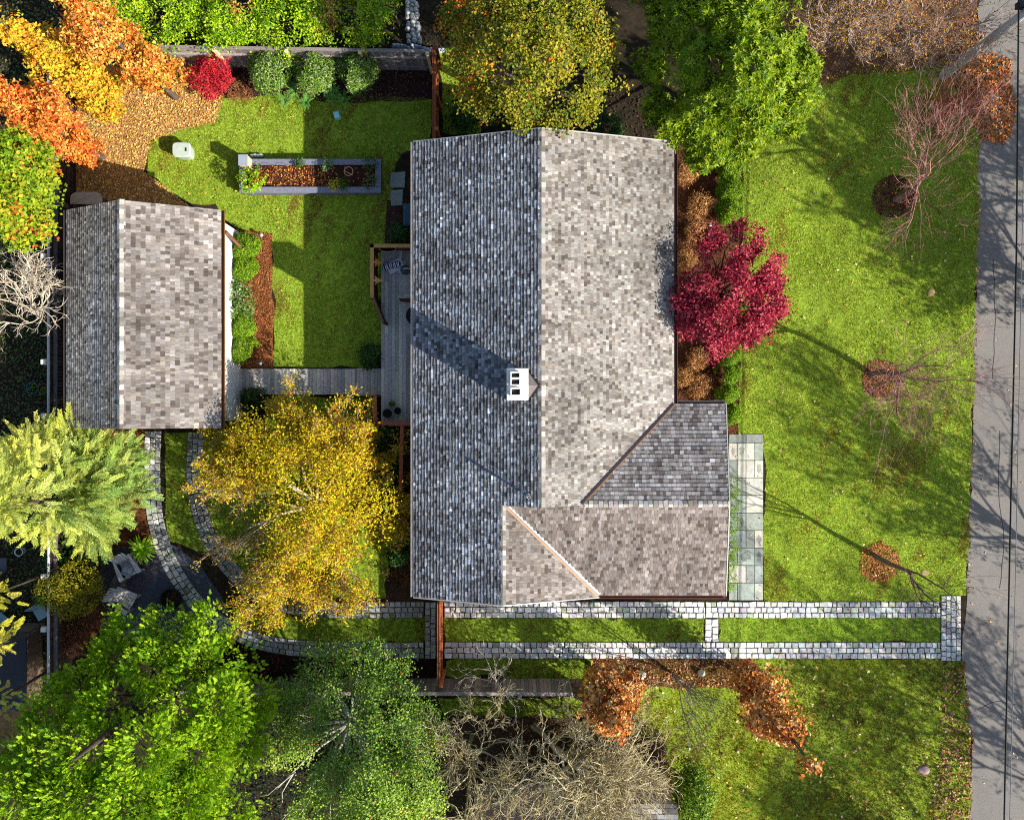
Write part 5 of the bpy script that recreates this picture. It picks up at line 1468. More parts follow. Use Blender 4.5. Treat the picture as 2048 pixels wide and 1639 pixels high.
# yellow shrub and rusty shrub at the lower left
c = [LB(150, 1165, 1.7, 42, 0.7), LB(120, 1185, 1.7, 36, 0.6), LB(175, 1190, 1.5, 36, 0.6), LB(140, 1205, 1.6, 32, 0.5), LB(185, 1165, 1.4, 24, 0.5)]
shrub('golden_shrub', 'rounded olive yellow shrub between the side fence and the armchairs', 148, 1182, 55, 2.3, pal((170, 160, 30), (150, 146, 34), (186, 170, 50), (130, 130, 34)), 6500, 0.08, 0.045, lobes=c, k=0.6, shell=0.6, cl=0.09)
c = [LB(92, 1193, 1.9, 16, 0.3), LB(86, 1200, 1.9, 12, 0.3)]
shrub('leafy_shrub', 'small green sprig leaning over the side fence by the olive yellow shrub', 90, 1196, 14, 2.2, GREEN, 260, 0.09, 0.06, lobes=c, k=0.7, z=1.9)
c = [LB(160, 1245, 0.5, 40, 0.45), LB(125, 1260, 0.5, 30, 0.4), LB(195, 1235, 0.45, 26, 0.4), LB(150, 1280, 0.5, 30, 0.4)]
shrub('rusty_shrub', 'low rusty brown shrub below the olive yellow shrub', 155, 1255, 45, 1.0, pal((150, 90, 60), (120, 72, 50), (170, 110, 70), (96, 60, 44)), 4200, 0.08, 0.035, M=M_DRY, lobes=c, k=0.62, shell=0.45, cl=0.1)
c = [LB(140, 1105, 0.7, 34, 0.5), LB(175, 1110, 0.6, 30, 0.4), LB(120, 1120, 0.5, 24, 0.4)]
shrub('leafy_shrub', 'dark green leafy shrub against the side fence under the golden cedar', 145, 1108, 40, 1.3, pal((70, 120, 50), (60, 104, 50), (90, 134, 50)), 2600, 0.1, 0.06, lobes=c, k=0.6, cl=0.1)
# small red flowers in the bed below the curved track
c = [LB(500, 1335, 0.3, 26, 0.22), LB(545, 1345, 0.3, 30, 0.22), LB(520, 1355, 0.3, 24, 0.2), LB(475, 1318, 0.3, 18, 0.2)]
t = shrub('flowering_plant', 'low dark plants with scattered red flowers below the curved track', 515, 1340, 40, 0.5, pal((60, 84, 44), (50, 66, 40), (80, 60, 50)), 2600, 0.06, 0.035, lobes=c, k=0.6, cl=0.1, cat='plant')
mb = MB(); n = 46; p = np.array([W(rng.uniform(470, 575), rng.uniform(1318, 1362), 0.55) for _ in range(n)])
for i in range(3):
    leaves(mb, p + rng.normal(0, 0.012, p.shape), rng.normal(0, 0.4, (n, 3)) + (0, 0, 1), 0.06, 0.05, pick(pal((216, 50, 80), (200, 40, 60)), n) * 0.8)
mb.build('flower', M_LEAF, t)['kind'] = 'stuff'

# laurel hedge along the top edge
HG = pal((140, 176, 16), (116, 156, 16), (160, 190, 30), (96, 134, 22), (170, 190, 40))
lb = []
for px in range(190, 790, 24):
    for py in (78, 52, 22, -10, -40):
        z = 1.6 if py == 78 else 1.9
        lb.append(LB(px + rng.normal(0, 6), py + rng.normal(0, 5), z + rng.normal(0, 0.1), 24, 0.7))
def hedgec(p, k, nc):
    c = HG[rng.integers(0, len(HG), nc)][k]
    o = pal((190, 140, 60), (200, 160, 70), (160, 110, 60), (150, 150, 50))[rng.integers(0, 4, nc)][k]
    X, Y = p[:, 0], p[:, 1]
    xa, xb = W(340, 0, 2)[0], W(690, 0, 2)[0]; yy = W(0, 42, 2)[1]
    g = (fbm(np.c_[X, Y], 0.7) + (Y - yy) * 0.35) * ((X > xa) & (X < xb))
    m = g + rng.normal(0, 0.25, len(p)) > 0.45
    return np.where(m[:, None], o, c) * 0.95
t = thing('laurel_hedge', 'broad bright green hedge with tan patches along the top fence', 'hedge', (*W(490, 30, 0)[:2], 0))
mb = MB()
for l in lb[::3]:
    limb(mb, (l[0], l[1], 0), (l[0], l[1], 1.5), 0.04, 0.02, BARK[1] * 0.5, 0.1, 4, 5)
mb.build('stem', M_BARK, t)
mb = MB(); crown(mb, lb, 36000, 0.11, 0.06, HG, per=12, cl=0.12, shell=0.6, colfn=hedgec, gap=-0.75); mb.build('foliage', M_GLOSS, t)

# mixed green and orange tree at the top centre
GO = pal((140, 148, 34), (164, 160, 40), (118, 132, 34), (186, 166, 46), (104, 120, 42), (170, 156, 58))
lb = [LB(960, 60, 5.5, 62), LB(1040, 90, 7.0, 60), LB(1030, 40, 6.5, 70), LB(1110, 50, 6.5, 70), LB(1180, 80, 5.5, 58), LB(930, 130, 4.5, 46), LB(1000, 130, 6.5, 66), LB(1080, 130, 7, 70), LB(1160, 150, 6, 62), LB(1215, 160, 4.5, 44), LB(970, 195, 4.5, 50), LB(1040, 205, 5.5, 52), LB(1110, 215, 5.2, 46), LB(1090, 245, 5.0, 26), LB(1165, 215, 4.5, 36), LB(960, 0, 6, 60), LB(1060, -20, 7, 70), LB(1150, 0, 6.5, 64), LB(915, 40, 4.5, 40)]
def goc(p, k, nc):
    c = GO[rng.integers(0, len(GO), nc)]
    o = pal((220, 120, 40), (206, 84, 36), (226, 156, 50))[rng.integers(0, 3, nc)]
    col = c[k]
    X = p[:, 0]; w = np.clip((W(1010, 0, 6)[0] - X) * 0.16, 0, 0.22) + 0.0
    m = (rng.uniform(size=nc)[k] < w) | (rng.uniform(size=len(p)) < 0.012)
    return np.where(m[:, None], o[k], col) * 0.72
leafy('mixed_tree', 'large olive green tree with orange tinted leaves touching the house ridge', lb, 30000, 0.105, 0.075, GO, W(1052, 225, 0)[:2], 2.6, 0.2, colfn=goc, per=16, cl=0.16, shell=0.5, gap=-0.4, limb_k=0.8, twigs=1)

# big glossy evergreen (magnolia like)
EV = pal((150, 178, 14), (132, 164, 16), (172, 192, 26), (106, 142, 18), (160, 182, 36))
lb = [LB(1330, 120, 4.2, 56), LB(1400, 60, 6, 66), LB(1480, 40, 7, 70), LB(1540, 80, 6, 60), LB(1590, 140, 4.6, 50), LB(1420, 140, 6.5, 66), LB(1500, 140, 7.5, 72), LB(1570, 200, 5, 52), LB(1345, 195, 4.2, 50), LB(1420, 220, 5.5, 56), LB(1500, 220, 6, 60), LB(1560, 250, 4.2, 40), LB(1350, 255, 3.4, 46), LB(1420, 285, 3.6, 48), LB(1480, 285, 3.6, 40), LB(1400, 320, 2.9, 28), LB(1320, 60, 4.0, 44), LB(1380, -10, 6, 64), LB(1480, -40, 7, 70), LB(1300, 130, 3.2, 36), LB(1610, 190, 3.6, 34), LB(1550, 20, 6, 56), LB(1310, 0, 4, 46), LB(1315, 220, 3.2, 30)]
t = thing('evergreen_tree', 'large bright green glossy leaved evergreen beside the top of the house', 'tree', (*W(1420, 235, 0)[:2], 0))
b = W(1420, 235, 0); mb = MB(); limb(mb, (b[0], b[1], 0), (b[0], b[1], 3), 0.2, 0.14, BARK[0] * 0.5, 0.03, 6, 8)
for l in lb:
    limb(mb, (b[0], b[1], min(3, l[2] * 0.6)), l[:3], 0.06, 0.02, BARK[0] * 0.5, 0.12, 6, 5)
mb.build('trunk', M_BARK, t)
# leaves in whorls at the shoot tips
p, d, k, nc = crown_pts(lb, 6800, per=1, cl=0.05, shell=0.6, gap=-0.55, low=-0.2)
mb = MB(); m = len(p); base_c = EV[rng.integers(0, len(EV), m)] * 0.62
ax = nrmz(d * 0.8 + (0, 0, 0.6) + rng.normal(0, 0.25, (m, 3)))
s0 = nrmz(np.cross(ax, rng.normal(size=(m, 3)))); s1 = np.cross(ax, s0)
for i in range(9):
    a = i * 2 * math.pi / 9 * 1.0 + rng.normal(0, 0.25, m)
    tilt = rng.uniform(0.15, 0.8, m)[:, None]
    rad = np.cos(a)[:, None] * s0 + np.sin(a)[:, None] * s1
    dr = nrmz(rad + ax * tilt); nv = nrmz(ax - rad * tilt)
    l = rng.uniform(0.12, 0.2, m)
    leaves(mb, p + dr * l[:, None] * 0.55, nv + rng.normal(0, 0.2, (m, 3)), l, l * 0.33, np.clip(base_c * np.exp(rng.normal(0, 0.2, (m, 1))), 0, 0.9), tv=dr, fold=0.05)
crown(mb, lb, 9000, 0.16, 0.06, EV * 0.5, per=8, cl=0.15, shell=0.3, gap=-0.6)
mb.build('crown', M_GLOSS, t)

# crimson Japanese maple at the house front
CM = pal((176, 44, 64), (150, 30, 52), (196, 74, 88), (130, 24, 44), (206, 96, 104), (166, 50, 70))
lb = [LB(1490, 490, 3.6, 36), LB(1440, 520, 3.8, 42), LB(1510, 540, 4.0, 48), LB(1545, 560, 3.2, 28), LB(1400, 570, 3.8, 42), LB(1460, 585, 4.6, 52), LB(1525, 605, 4.0, 44), LB(1390, 620, 3.6, 38), LB(1440, 650, 4.2, 46), LB(1505, 655, 3.8, 40), LB(1550, 620, 3.0, 24), LB(1420, 690, 3.2, 30), LB(1470, 685, 3.2, 28), LB(1362, 600, 3.7, 20), LB(1415, 480, 3.0, 26), LB(1480, 465, 3.2, 22), LB(1370, 650, 3.2, 26)]
leafy('japanese_maple', 'round crimson leaved maple between the house front and the lawn', lb, 20000, 0.11, 0.07, CM * 0.85, W(1432, 600, 0)[:2], 1.2, 0.12, per=16, cl=0.13, shell=0.55, gap=-0.3, nf=1.8, bark=pal((90, 70, 64)), twigs=1)

# two rusty columnar trees and one wispy grey one in the lower bed
RU = pal((220, 142, 56), (196, 110, 46), (228, 168, 92), (150, 84, 42), (206, 124, 56), (236, 190, 124))
for lab, bpx, h, w0, topz in (('left one of two rusty orange narrow trees below the driveway', (1198, 1338), 6.2, 0.56, 0), ('right one of two rusty orange narrow trees, taller and leaning right', (1474, 1342), 7.4, 0.55, 1)):
    b, lb = column(bpx, None, h, w0, 8)
    if topz:
        lb = [(x - 0.01 * z, y - 0.004 * z * z, z, r_, r2, r3) for x, y, z, r_, r2, r3 in lb]
    t = thing('oak_tree', lab, 'tree', (b[0], b[1], 0), 'rusty narrow trees below the driveway')
    mb = MB(); limb(mb, (b[0], b[1], -0.02), lb[-1][:3], 0.1, 0.02, BARK[0] * 0.5, 0.02, 9, 8)
    for l in lb:
        limb(mb, (b[0] + (l[0] - b[0]) * 0.3, b[1] + (l[1] - b[1]) * 0.3, max(0.8, l[2] - 0.9)), l[:3], 0.03, 0.008, BARK[1] * 0.5, 0.1, 5, 5)
    mb.build('trunk', M_BARK, t)
    mb = MB(); crown(mb, lb, 6500, 0.16, 0.10, RU * 0.78, per=12, cl=0.13, shell=0.5, low=-0.6, gap=-0.25, nf=1.8); mb.build('crown', M_DRY, t)
b = W(1345, 1345, 0); t = thing('slender_tree', 'thin wispy grey leafless tree between the two rusty trees', 'tree', (b[0], b[1], 0))
tips = []; m2 = [MB(), MB()]
for k in range(6):
    grow(m2, b, np.array([rng.normal(0, 0.12), rng.normal(0, 0.12), 1]), 3.2 * rng.uniform(0.7, 1), 0.025, 0, dict(max=3, kids=[5, 4, 3], spread=[0.35, 0.5, 0.6], pal=pal((150, 146, 130), (130, 130, 116)) * 0.6, up=0.08, wig=0.08, len=(0.35, 0.55), rk=0.5, trunk_lv=0), tips)
m2[0].build('trunk', M_BARK, t)
tp = np.array([a for a, _ in tips]); nn_ = len(tp) * 2
leaves(m2[1], np.repeat(tp, 2, axis=0) + rng.normal(0, 0.06, (nn_, 3)), rng.normal(size=(nn_, 3)) + (0, 0, .5), 0.06, 0.02, pick(pal((120, 136, 100), (140, 150, 120)), nn_) * 0.6)
m2[1].build('branches', M_BARK, t)

# big bright conifer at the lower left
CF = pal((150, 188, 16), (130, 174, 18), (170, 200, 30), (108, 154, 22), (158, 186, 40))
lb = [LB(425, 1262, 2.8, 50), LB(350, 1275, 3.0, 52), LB(270, 1258, 2.6, 42), LB(470, 1330, 3.2, 54), LB(400, 1335, 4.2, 62), LB(310, 1335, 3.8, 58), LB(225, 1320, 3.0, 48), LB(155, 1390, 3.4, 54), LB(505, 1400, 3.2, 44), LB(440, 1420, 4.4, 64), LB(345, 1415, 5.0, 60), LB(215, 1415, 4.8, 50), LB(95, 1435, 4.4, 50), LB(480, 1490, 3.8, 54), LB(400, 1510, 4.8, 74), LB(300, 1500, 5.6, 74), LB(190, 1500, 5.4, 66), LB(90, 1530, 5.2, 62), LB(460, 1590, 4.0, 62), LB(370, 1600, 5.0, 76), LB(260, 1600, 5.8, 78), LB(150, 1600, 5.8, 76), LB(40, 1600, 5.6, 70), LB(20, 1490, 4.4, 50), LB(300, 1680, 5.6, 86), LB(440, 1670, 4.2, 70), LB(120, 1690, 5.6, 86)]
b = W(360, 1350, 0)
t = thing('conifer_tree', 'very large bright green feathery conifer at the lower left corner', 'tree', (b[0], b[1], 0))
mb = MB(); limb(mb, (b[0], b[1], 0), (b[0], b[1], 8), 0.28, 0.05, BARK[1] * 0.5, 0.02, 8, 8)
for l in lb:
    limb(mb, (b[0], b[1], max(1, l[2] - 1)), l[:3], 0.06, 0.015, BARK[1] * 0.5, 0.1, 6, 5)
mb.build('trunk', M_BARK, t)
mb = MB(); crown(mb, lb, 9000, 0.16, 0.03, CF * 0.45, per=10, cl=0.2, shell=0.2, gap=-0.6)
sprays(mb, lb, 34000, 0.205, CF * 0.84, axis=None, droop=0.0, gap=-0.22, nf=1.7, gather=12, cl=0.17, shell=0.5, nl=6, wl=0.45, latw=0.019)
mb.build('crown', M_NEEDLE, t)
# golden cedar at the left
b = W(205, 975, 0)
lb = [LB(232, 940, 1.9, 46), LB(235, 1000, 1.9, 42), LB(190, 1035, 2.2, 42), LB(180, 920, 2.6, 44), LB(160, 990, 3.4, 52), LB(110, 930, 3.6, 44), LB(120, 1005, 4.2, 50), LB(70, 970, 5.0, 50), LB(60, 1020, 4.8, 40), LB(20, 990, 6.0, 48), LB(70, 905, 3.2, 34), LB(-20, 1000, 7, 46), LB(200, 1055, 1.6, 30), LB(140, 880, 2.4, 30)]
GCa, GCb = pal((226, 214, 80), (206, 200, 60), (236, 224, 110)), pal((140, 164, 70), (120, 150, 70), (160, 176, 90))
def gc(p, k, nc):
    f = np.clip((W(215, 0, 3)[0] - p[:, 0]) / 4.2 + rng.normal(0, 0.15, len(p)), 0, 1)[:, None]
    return (GCa[rng.integers(0, 3, nc)][k] * f + GCb[rng.integers(0, 3, nc)][k] * (1 - f)) * 0.92
t = thing('golden_cedar', 'yellow tipped feathery cedar hanging over the side fence at the left', 'tree', (b[0], b[1], 0))
mb = MB(); limb(mb, (b[0], b[1], 0), (b[0] - 0.1, b[1], 7.5), 0.2, 0.03, BARK[1] * 0.5, 0.02, 8, 8)
for l in lb:
    limb(mb, (b[0], b[1], max(0.6, l[2] - 0.5)), l[:3], 0.05, 0.012, BARK[1] * 0.5, 0.08, 6, 5)
mb.build('trunk', M_BARK, t)
mb = MB(); sprays(mb, lb, 1500, 0.85, GCa, axis=(b[0], b[1], 0), colfn=gc, gap=-0.6, gather=4, cl=0.16, droop=0.2, nl=11, wl=0.26, latw=0.035, shell=0.45)
mb.build('crown', M_NEEDLE, t)
# feathery tips of neighbouring golden trees at the left edge
for lab, px, py in (('yellow feathery tree tip at the left edge beside the grey chair', -6, 1185), ('yellow feathery tree tip at the left edge over the low shed', 0, 1290), ('yellow feathery tree tip at the left edge below the low shed', -6, 1400)):
    t = thing('golden_cedar', lab, 'tree', (*W(px + 60, py - 20, 0)[:2], 0), 'yellow tree tips at the left edge')
    q = W(px, py, 4); b2 = W(px + 40, py - 14, 0); mb = MB(); limb(mb, (q[0], q[1], 0), q, 0.08, 0.02, BARK[1] * 0.5, 0.03, 6, 6); mb.build('trunk', M_BARK, t)
    t.location = (q[0], q[1], 0); t.children[0].location = -t.location
    mb = MB(); sprays(mb, [LB(px, py, 4, 24)], 60, 0.5, GCa * 0.7, axis=(q[0] - 0.5, q[1], 0), gather=3, nl=9, wl=0.3, latw=0.03); mb.build('crown', M_NEEDLE, t)

# dark green tree with pale branches at the bottom
lb = [LB(640, 1330, 2.6, 52), LB(730, 1330, 2.8, 56), LB(800, 1365, 2.8, 52), LB(600, 1385, 2.8, 44), LB(680, 1400, 4.0, 62), LB(770, 1420, 4.2, 66), LB(840, 1440, 3.2, 44), LB(620, 1450, 3.2, 42), LB(720, 1490, 4.8, 66), LB(800, 1500, 4.6, 62), LB(860, 1500, 3.4, 40), LB(660, 1560, 5.4, 66), LB(740, 1580, 6.2, 74), LB(820, 1570, 5.4, 66), LB(640, 1620, 5.8, 62), LB(740, 1660, 6.4, 80), LB(840, 1630, 5.4, 60), LB(600, 1500, 2.6, 40), LB(740, 1290, 2.0, 22), LB(570, 1430, 2.0, 40), LB(565, 1500, 2.2, 44), LB(560, 1570, 2.0, 42), LB(590, 1640, 2.4, 44)]
DG = pal((96, 128, 40), (80, 112, 38), (120, 148, 48), (70, 100, 36), (136, 156, 60), (104, 134, 36))
def dgc(p, k, nc):
    c = DG[rng.integers(0, len(DG), nc)][k]
    f = np.clip((W(0, 1480, 5)[1] - p[:, 1]) / 2.5, 0, 1)[:, None]
    y = pal((150, 170, 50), (160, 172, 76), (130, 156, 44))[rng.integers(0, 3, nc)][k]
    c = c * (1 - f * 0.7) + y * f * 0.7  # painted sunlight: leaves turn yellower and brighter towards the lower end
    m = rng.uniform(size=len(p)) < 0.008
    c[m] = lin((200, 90, 40))
    return c * (1.05 + 0.25 * f)
leafy('holly_tree', 'dense dark green tree with pale bare branches below the curved track', lb, 42000, 0.085, 0.062, DG, W(715, 1400, 0)[:2], 1.8, 0.18, M=M_GLOSS, colfn=dgc, per=16, cl=0.15, shell=0.5, gap=-0.35, bark=pal((196, 190, 176), (176, 170, 158)), limb_k=0.7, twigs=2, lr=0.28)
# round clipped hedge ball at the bottom, by the neighbour's porch
c = [LB(1378, 1575, 1.3, 42, 1.2), LB(1378, 1602, 1.2, 34, 1.1), LB(1380, 1552, 1.2, 30, 1.0)]
shrub('round_shrub', 'big clipped green round shrub beside the mauve neighbouring house', 1378, 1580, 46, 2.0, pal((118, 146, 30), (100, 128, 26), (150, 176, 66), (70, 100, 24), (60, 88, 22)), 9000, 0.085, 0.055, lobes=c, k=0.95, shell=0.72, jn=0.45, up=0.25)
c = [LB(1270, 1530, 0.9, 22, 0.5), LB(1290, 1545, 0.8, 18, 0.4), LB(1255, 1545, 0.8, 16, 0.4)]
shrub('leafy_shrub', 'small pale green shrub with dry heads above the porch roof', 1272, 1538, 28, 1.2, pal((130, 150, 90), (110, 140, 60), (150, 130, 80)), 900, 0.09, 0.05, lobes=c, k=0.6, cl=0.1)
c = [LB(1240, 1550, 1.0, 14, 0.4), LB(1236, 1565, 1.0, 12, 0.3)]
shrub('red_shrub', 'small dark red leaved shrub at the left corner of the porch roof', 1240, 1556, 16, 1.3, pal((170, 50, 40), (140, 70, 40), (110, 50, 40)), 420, 0.09, 0.05, lobes=c, k=0.6, cl=0.08)
c = [LB(1310, 1500, 0.8, 30, 0.5), LB(1290, 1490, 0.9, 30, 0.5), LB(1325, 1525, 0.7, 22, 0.4)]
shrub('twiggy_shrub', 'dark brown purple twiggy shrub above the big clipped round shrub', 1308, 1505, 36, 1.5, pal((90, 66, 60), (110, 80, 66), (70, 56, 54)), 2600, 0.08, 0.02, M=M_DRY, lobes=c, k=0.6, cl=0.12, shell=0.4)

# yellow half bare tree in the middle of the yard
b = W(640, 1008, 0)
t = thing('yellow_tree', 'wide golden yellow tree with bare twigs on its left side', 'tree', (b[0], b[1], 0))
m2 = [MB(), MB()]; tips = []
YT = pal((214, 190, 24), (224, 200, 40), (190, 180, 24), (196, 150, 38), (166, 174, 30), (216, 170, 46))
for k in range(15):
    a = k * 2.399 + rng.normal(0, 0.2); tl = 0.45 + 0.95 * math.sqrt((k + 0.5) / 15)
    d = np.array([math.cos(a) * math.sin(tl) - 0.22, math.sin(a) * math.sin(tl), math.cos(tl)])
    grow(m2, b + np.array([0, 0, 0.5]), d, 2.75, 0.06, 0, dict(max=4, kids=[6, 5, 4, 3], spread=[0.55, 0.6, 0.65, 0.7], rmin=0.008, pal=pal((200, 184, 150), (180, 150, 116), (160, 130, 100), (210, 194, 170)) * 0.85, up=0.03, wig=0.10, len=(0.42, 0.62), rk=0.45, trunk_lv=1, t0=0.25), tips)
limb(m2[0], (b[0], b[1], 0), (b[0], b[1], 0.8), 0.2, 0.14, BARK[2] * 0.6, 0.02, 4, 9)
m2[0].build('trunk', M_BARK, t); m2[1].build('branches', M_BARK, t)
tp = np.array([a for a, _ in tips]); td = np.array([c_ for _, c_ in tips])
# fewer leaves on the weather side (left)
bq = W(415, 1090, 4); pr = 1 - 0.9 * np.clip(1.9 - np.hypot(tp[:, 0] - bq[0], tp[:, 1] - bq[1]) / 1.5, 0, 1)
kk = np.repeat(np.arange(len(tp)), 12)
kk = kk[rng.uniform(size=len(kk)) < pr[kk]]
p = tp[kk] + rng.normal(0, 0.11, (len(kk), 3)) - td[kk] * rng.uniform(0, 0.35, (len(kk), 1))
mb = MB()
br = fbm(tp, 0.8)
cc = np.where((rng.uniform(size=len(kk)) < 0.18)[:, None], pick(pal((190, 116, 50), (170, 96, 40), (200, 140, 60)), len(kk)), pick(YT, len(kk), 0.2))
sc_ = rng.uniform(0.7, 1.3, len(kk))
leaves(mb, p, rng.normal(0, 0.6, (len(kk), 3)) + (0, 0, 0.8), 0.105 * sc_, 0.05 * sc_, np.clip(cc * 0.78, 0, 0.95), tv=td[kk] + rng.normal(0, 0.5, (len(kk), 3)))
lbY = [LB(600, 1000, 4.0, 110, 1.2), LB(680, 1060, 4.0, 90, 1.1), LB(560, 920, 3.6, 80, 1.0), LB(660, 930, 3.8, 80, 1.0), LB(700, 1000, 3.6, 80, 1.0), LB(600, 1110, 3.6, 80, 1.0), LB(500, 880, 3, 56, 0.8), LB(470, 940, 3, 50, 0.8), LB(760, 1020, 3, 44, 0.7)]
crown(mb, lbY, 14000, 0.1, 0.05, YT * 0.85, per=7, cl=0.14, shell=0.3, gap=-0.12, nf=1.8, jn=0.9)
mb.build('crown', M_LEAF, t)

# bare trees
def bare(name, label, base, h, pl, opt, n0=1, r0=0.11, lean=(0, 0), leafP=None, nleaf=1, group=None, lL=0.06):
    b = W(*base, 0) if len(base) == 2 else np.array(base, float)
    t = thing(name, label, 'tree', (b[0], b[1], 0), group)
    m2 = [MB(), MB()]; tips = []
    for k in range(n0):
        d = np.array([lean[0] + rng.normal(0, 0.2) * (n0 > 1), lean[1] + rng.normal(0, 0.2) * (n0 > 1), 1.0])
        grow(m2, b - np.array([0, 0, 0.03]), d, h, r0, 0, dict(pal=pl, **opt), tips)
    m2[0].build('trunk', M_BARK, t)
    m2[1].build('branches', M_BARK, t)
    if leafP is not None and tips:
        tp = np.array([a for a, _ in tips]); kk = np.repeat(np.arange(len(tp)), nleaf)
        mb = MB(); leaves(mb, tp[kk] + rng.normal(0, 0.07, (len(kk), 3)), rng.normal(0, 0.7, (len(kk), 3)) + (0, 0, 0.6), lL, lL * 0.5, pick(leafP, len(kk)) * 0.7)
        mb.build('leaves', M_LEAF, t)
    return t
OB = dict(max=5, kids=[6, 5, 4, 3, 3], spread=[0.75, 0.7, 0.7, 0.75, 0.8], up=0.06, wig=0.10, len=(0.42, 0.66), rk=0.5, trunk_lv=1, t0=0.3, t00=0.4)
OF = dict(OB, rmin=0.0065, rk=0.4, kids=[6, 5, 4, 3, 2], spread=[0.62, 0.6, 0.65, 0.7, 0.8], len=(0.58, 0.82), t00=0.85, trunk_lv=1, wig=0.09)
PK = pal((150, 110, 100), (130, 96, 90), (170, 120, 110), (110, 84, 80))
bare('bare_tree', 'bare pinkish twigged tree rising from the dark ring at the top of the lawn', (1790, 400), 2.5, PK * 1.1, OF, 1, 0.13, (-0.02, 0.0), pal((190, 70, 60), (200, 90, 60)), 1, lL=0.05)
bare('bare_tree', 'bare grey twigged tree rising from the reddish ring in the middle of the lawn', (1742, 750), 2.6, PK * 1.1, OF, 1, 0.13, (-0.02, 0.03), pal((190, 80, 60), (200, 110, 70)), 1, lL=0.04)
bare('bare_tree', 'small bare dark tree rising from the orange brown ring by the driveway', (1748, 1110), 2.5, pal((110, 84, 80), (90, 72, 70), (130, 100, 94)) * 0.6, dict(OF, max=4, kids=[4, 4, 3, 2]), 1, 0.11, (0.02, -0.03))
OBT = dict(OB, rmin=0.008, kids=[9, 6, 4, 3, 3])
TW = pal((186, 164, 150), (166, 140, 128), (204, 184, 170), (146, 122, 112))
bare('bare_tree', 'bare brown tree with yellow leaf scraps at the top edge, nearest the glossy evergreen', (1615, 110), 3.0, TW * 0.85, OBT, 2, 0.07, (0.0, -0.05), pal((214, 170, 40), (200, 140, 40)), 1, lL=0.08)
bare('bare_tree', 'bare brown tree at the top edge between the glossy evergreen and the pole', (1740, 120), 3.0, TW * 0.85, OBT, 2, 0.07, (0.0, -0.05), pal((210, 160, 60), (190, 120, 50)), 1, lL=0.08)
bare('bare_tree', 'red twigged bare tree beside the base of the utility pole', (1872, 262), 1.5, pal((190, 110, 90), (170, 100, 84), (200, 130, 104)) * 0.9, dict(OB, max=4, kids=[6, 5, 4, 3]), 2, 0.07, (0.0, 0.0), pal((190, 80, 50),), 1, lL=0.05)
PB = pal((216, 200, 150), (196, 180, 130), (220, 208, 172), (180, 160, 110))
# gnarled pale tree over the neighbour's house
OG = dict(max=5, rmin=0.009, kids=[13, 7, 4, 3, 3], spread=[0.95, 0.75, 0.75, 0.75, 0.8], up=0.04, wig=0.24, len=(0.45, 0.68), rk=0.55, trunk_lv=1, t0=0.25, t00=0.35)
bare('gnarled_tree', 'wide gnarled pale bare tree over the mauve neighbouring house', (1065, 1452), 3.9, PB * 0.7, OG, 2, 0.10, (0.0, -0.03))
bare('gnarled_tree', 'second gnarled tan bare tree crowding the left of the mauve house', (945, 1468), 3.4, PB * 0.62, OG, 1, 0.09, (0.0, 0.0))
bare('gnarled_tree', 'smaller gnarled pale bare tree reaching toward the porch roof', (1165, 1462), 2.1, PB * 0.68, dict(OG, kids=[10, 6, 4, 3, 2]), 1, 0.08, (0.05, 0.0))
bare('gnarled_tree', 'small pale bare tree in front of the lower plank fence', (1000, 1392), 2.0, pal((214, 204, 186), (196, 182, 160)) * 0.65, dict(OG, max=4, kids=[6, 4, 3, 2]), 1, 0.06, (-0.1, 0.25))
# twisted pale tree at the left edge
bare('twisted_tree', 'twisted pale bare tree at the left edge beside the side fence', (112, 662), 3.4, pal((226, 212, 186), (206, 190, 164), (190, 172, 150)) * 0.7, dict(max=4, rmin=0.012, kids=[12, 6, 4, 3], spread=[1.1, 0.8, 0.85, 0.9], up=0.02, wig=0.28, len=(0.42, 0.62), rk=0.6, trunk_lv=1, t0=0.25, t00=0.35, seg=7), 1, 0.06, (-0.05, 0.0))
# trees on the far side of the road and below the picture, whose long shadows cross lawn and road
BT = dict(OB, rmin=0.012, kids=[10, 6, 5, 3, 2], len=(0.45, 0.68))
for lab, X, Y, h, r in (('tall bare street tree across the road beside the upper lawn', 24.5, 2.8, 5.0, 0.14), ('tall bare street tree across the road opposite the mulch rings', 24.8, -7.6, 5.2, 0.14), ('tall bare street tree across the road opposite the driveway', 25.5, -17.2, 5.6, 0.15), ('tall bare street tree across the road further down', 24.0, -22.5, 5.0, 0.14), ('tall bare street tree across the road at the top', 26.4, 6.2, 5.2, 0.14)):
    bare('street_tree', lab, (X, Y, 0), h, BARK * 0.5, dict(BT, kids=[13, 7, 5, 4, 2]) if Y > 0 else BT, 1, r, (0, 0), pal((150, 110, 50), (120, 90, 40)), 5 if Y > 0 else 3, group='street trees across the road', lL=0.16)

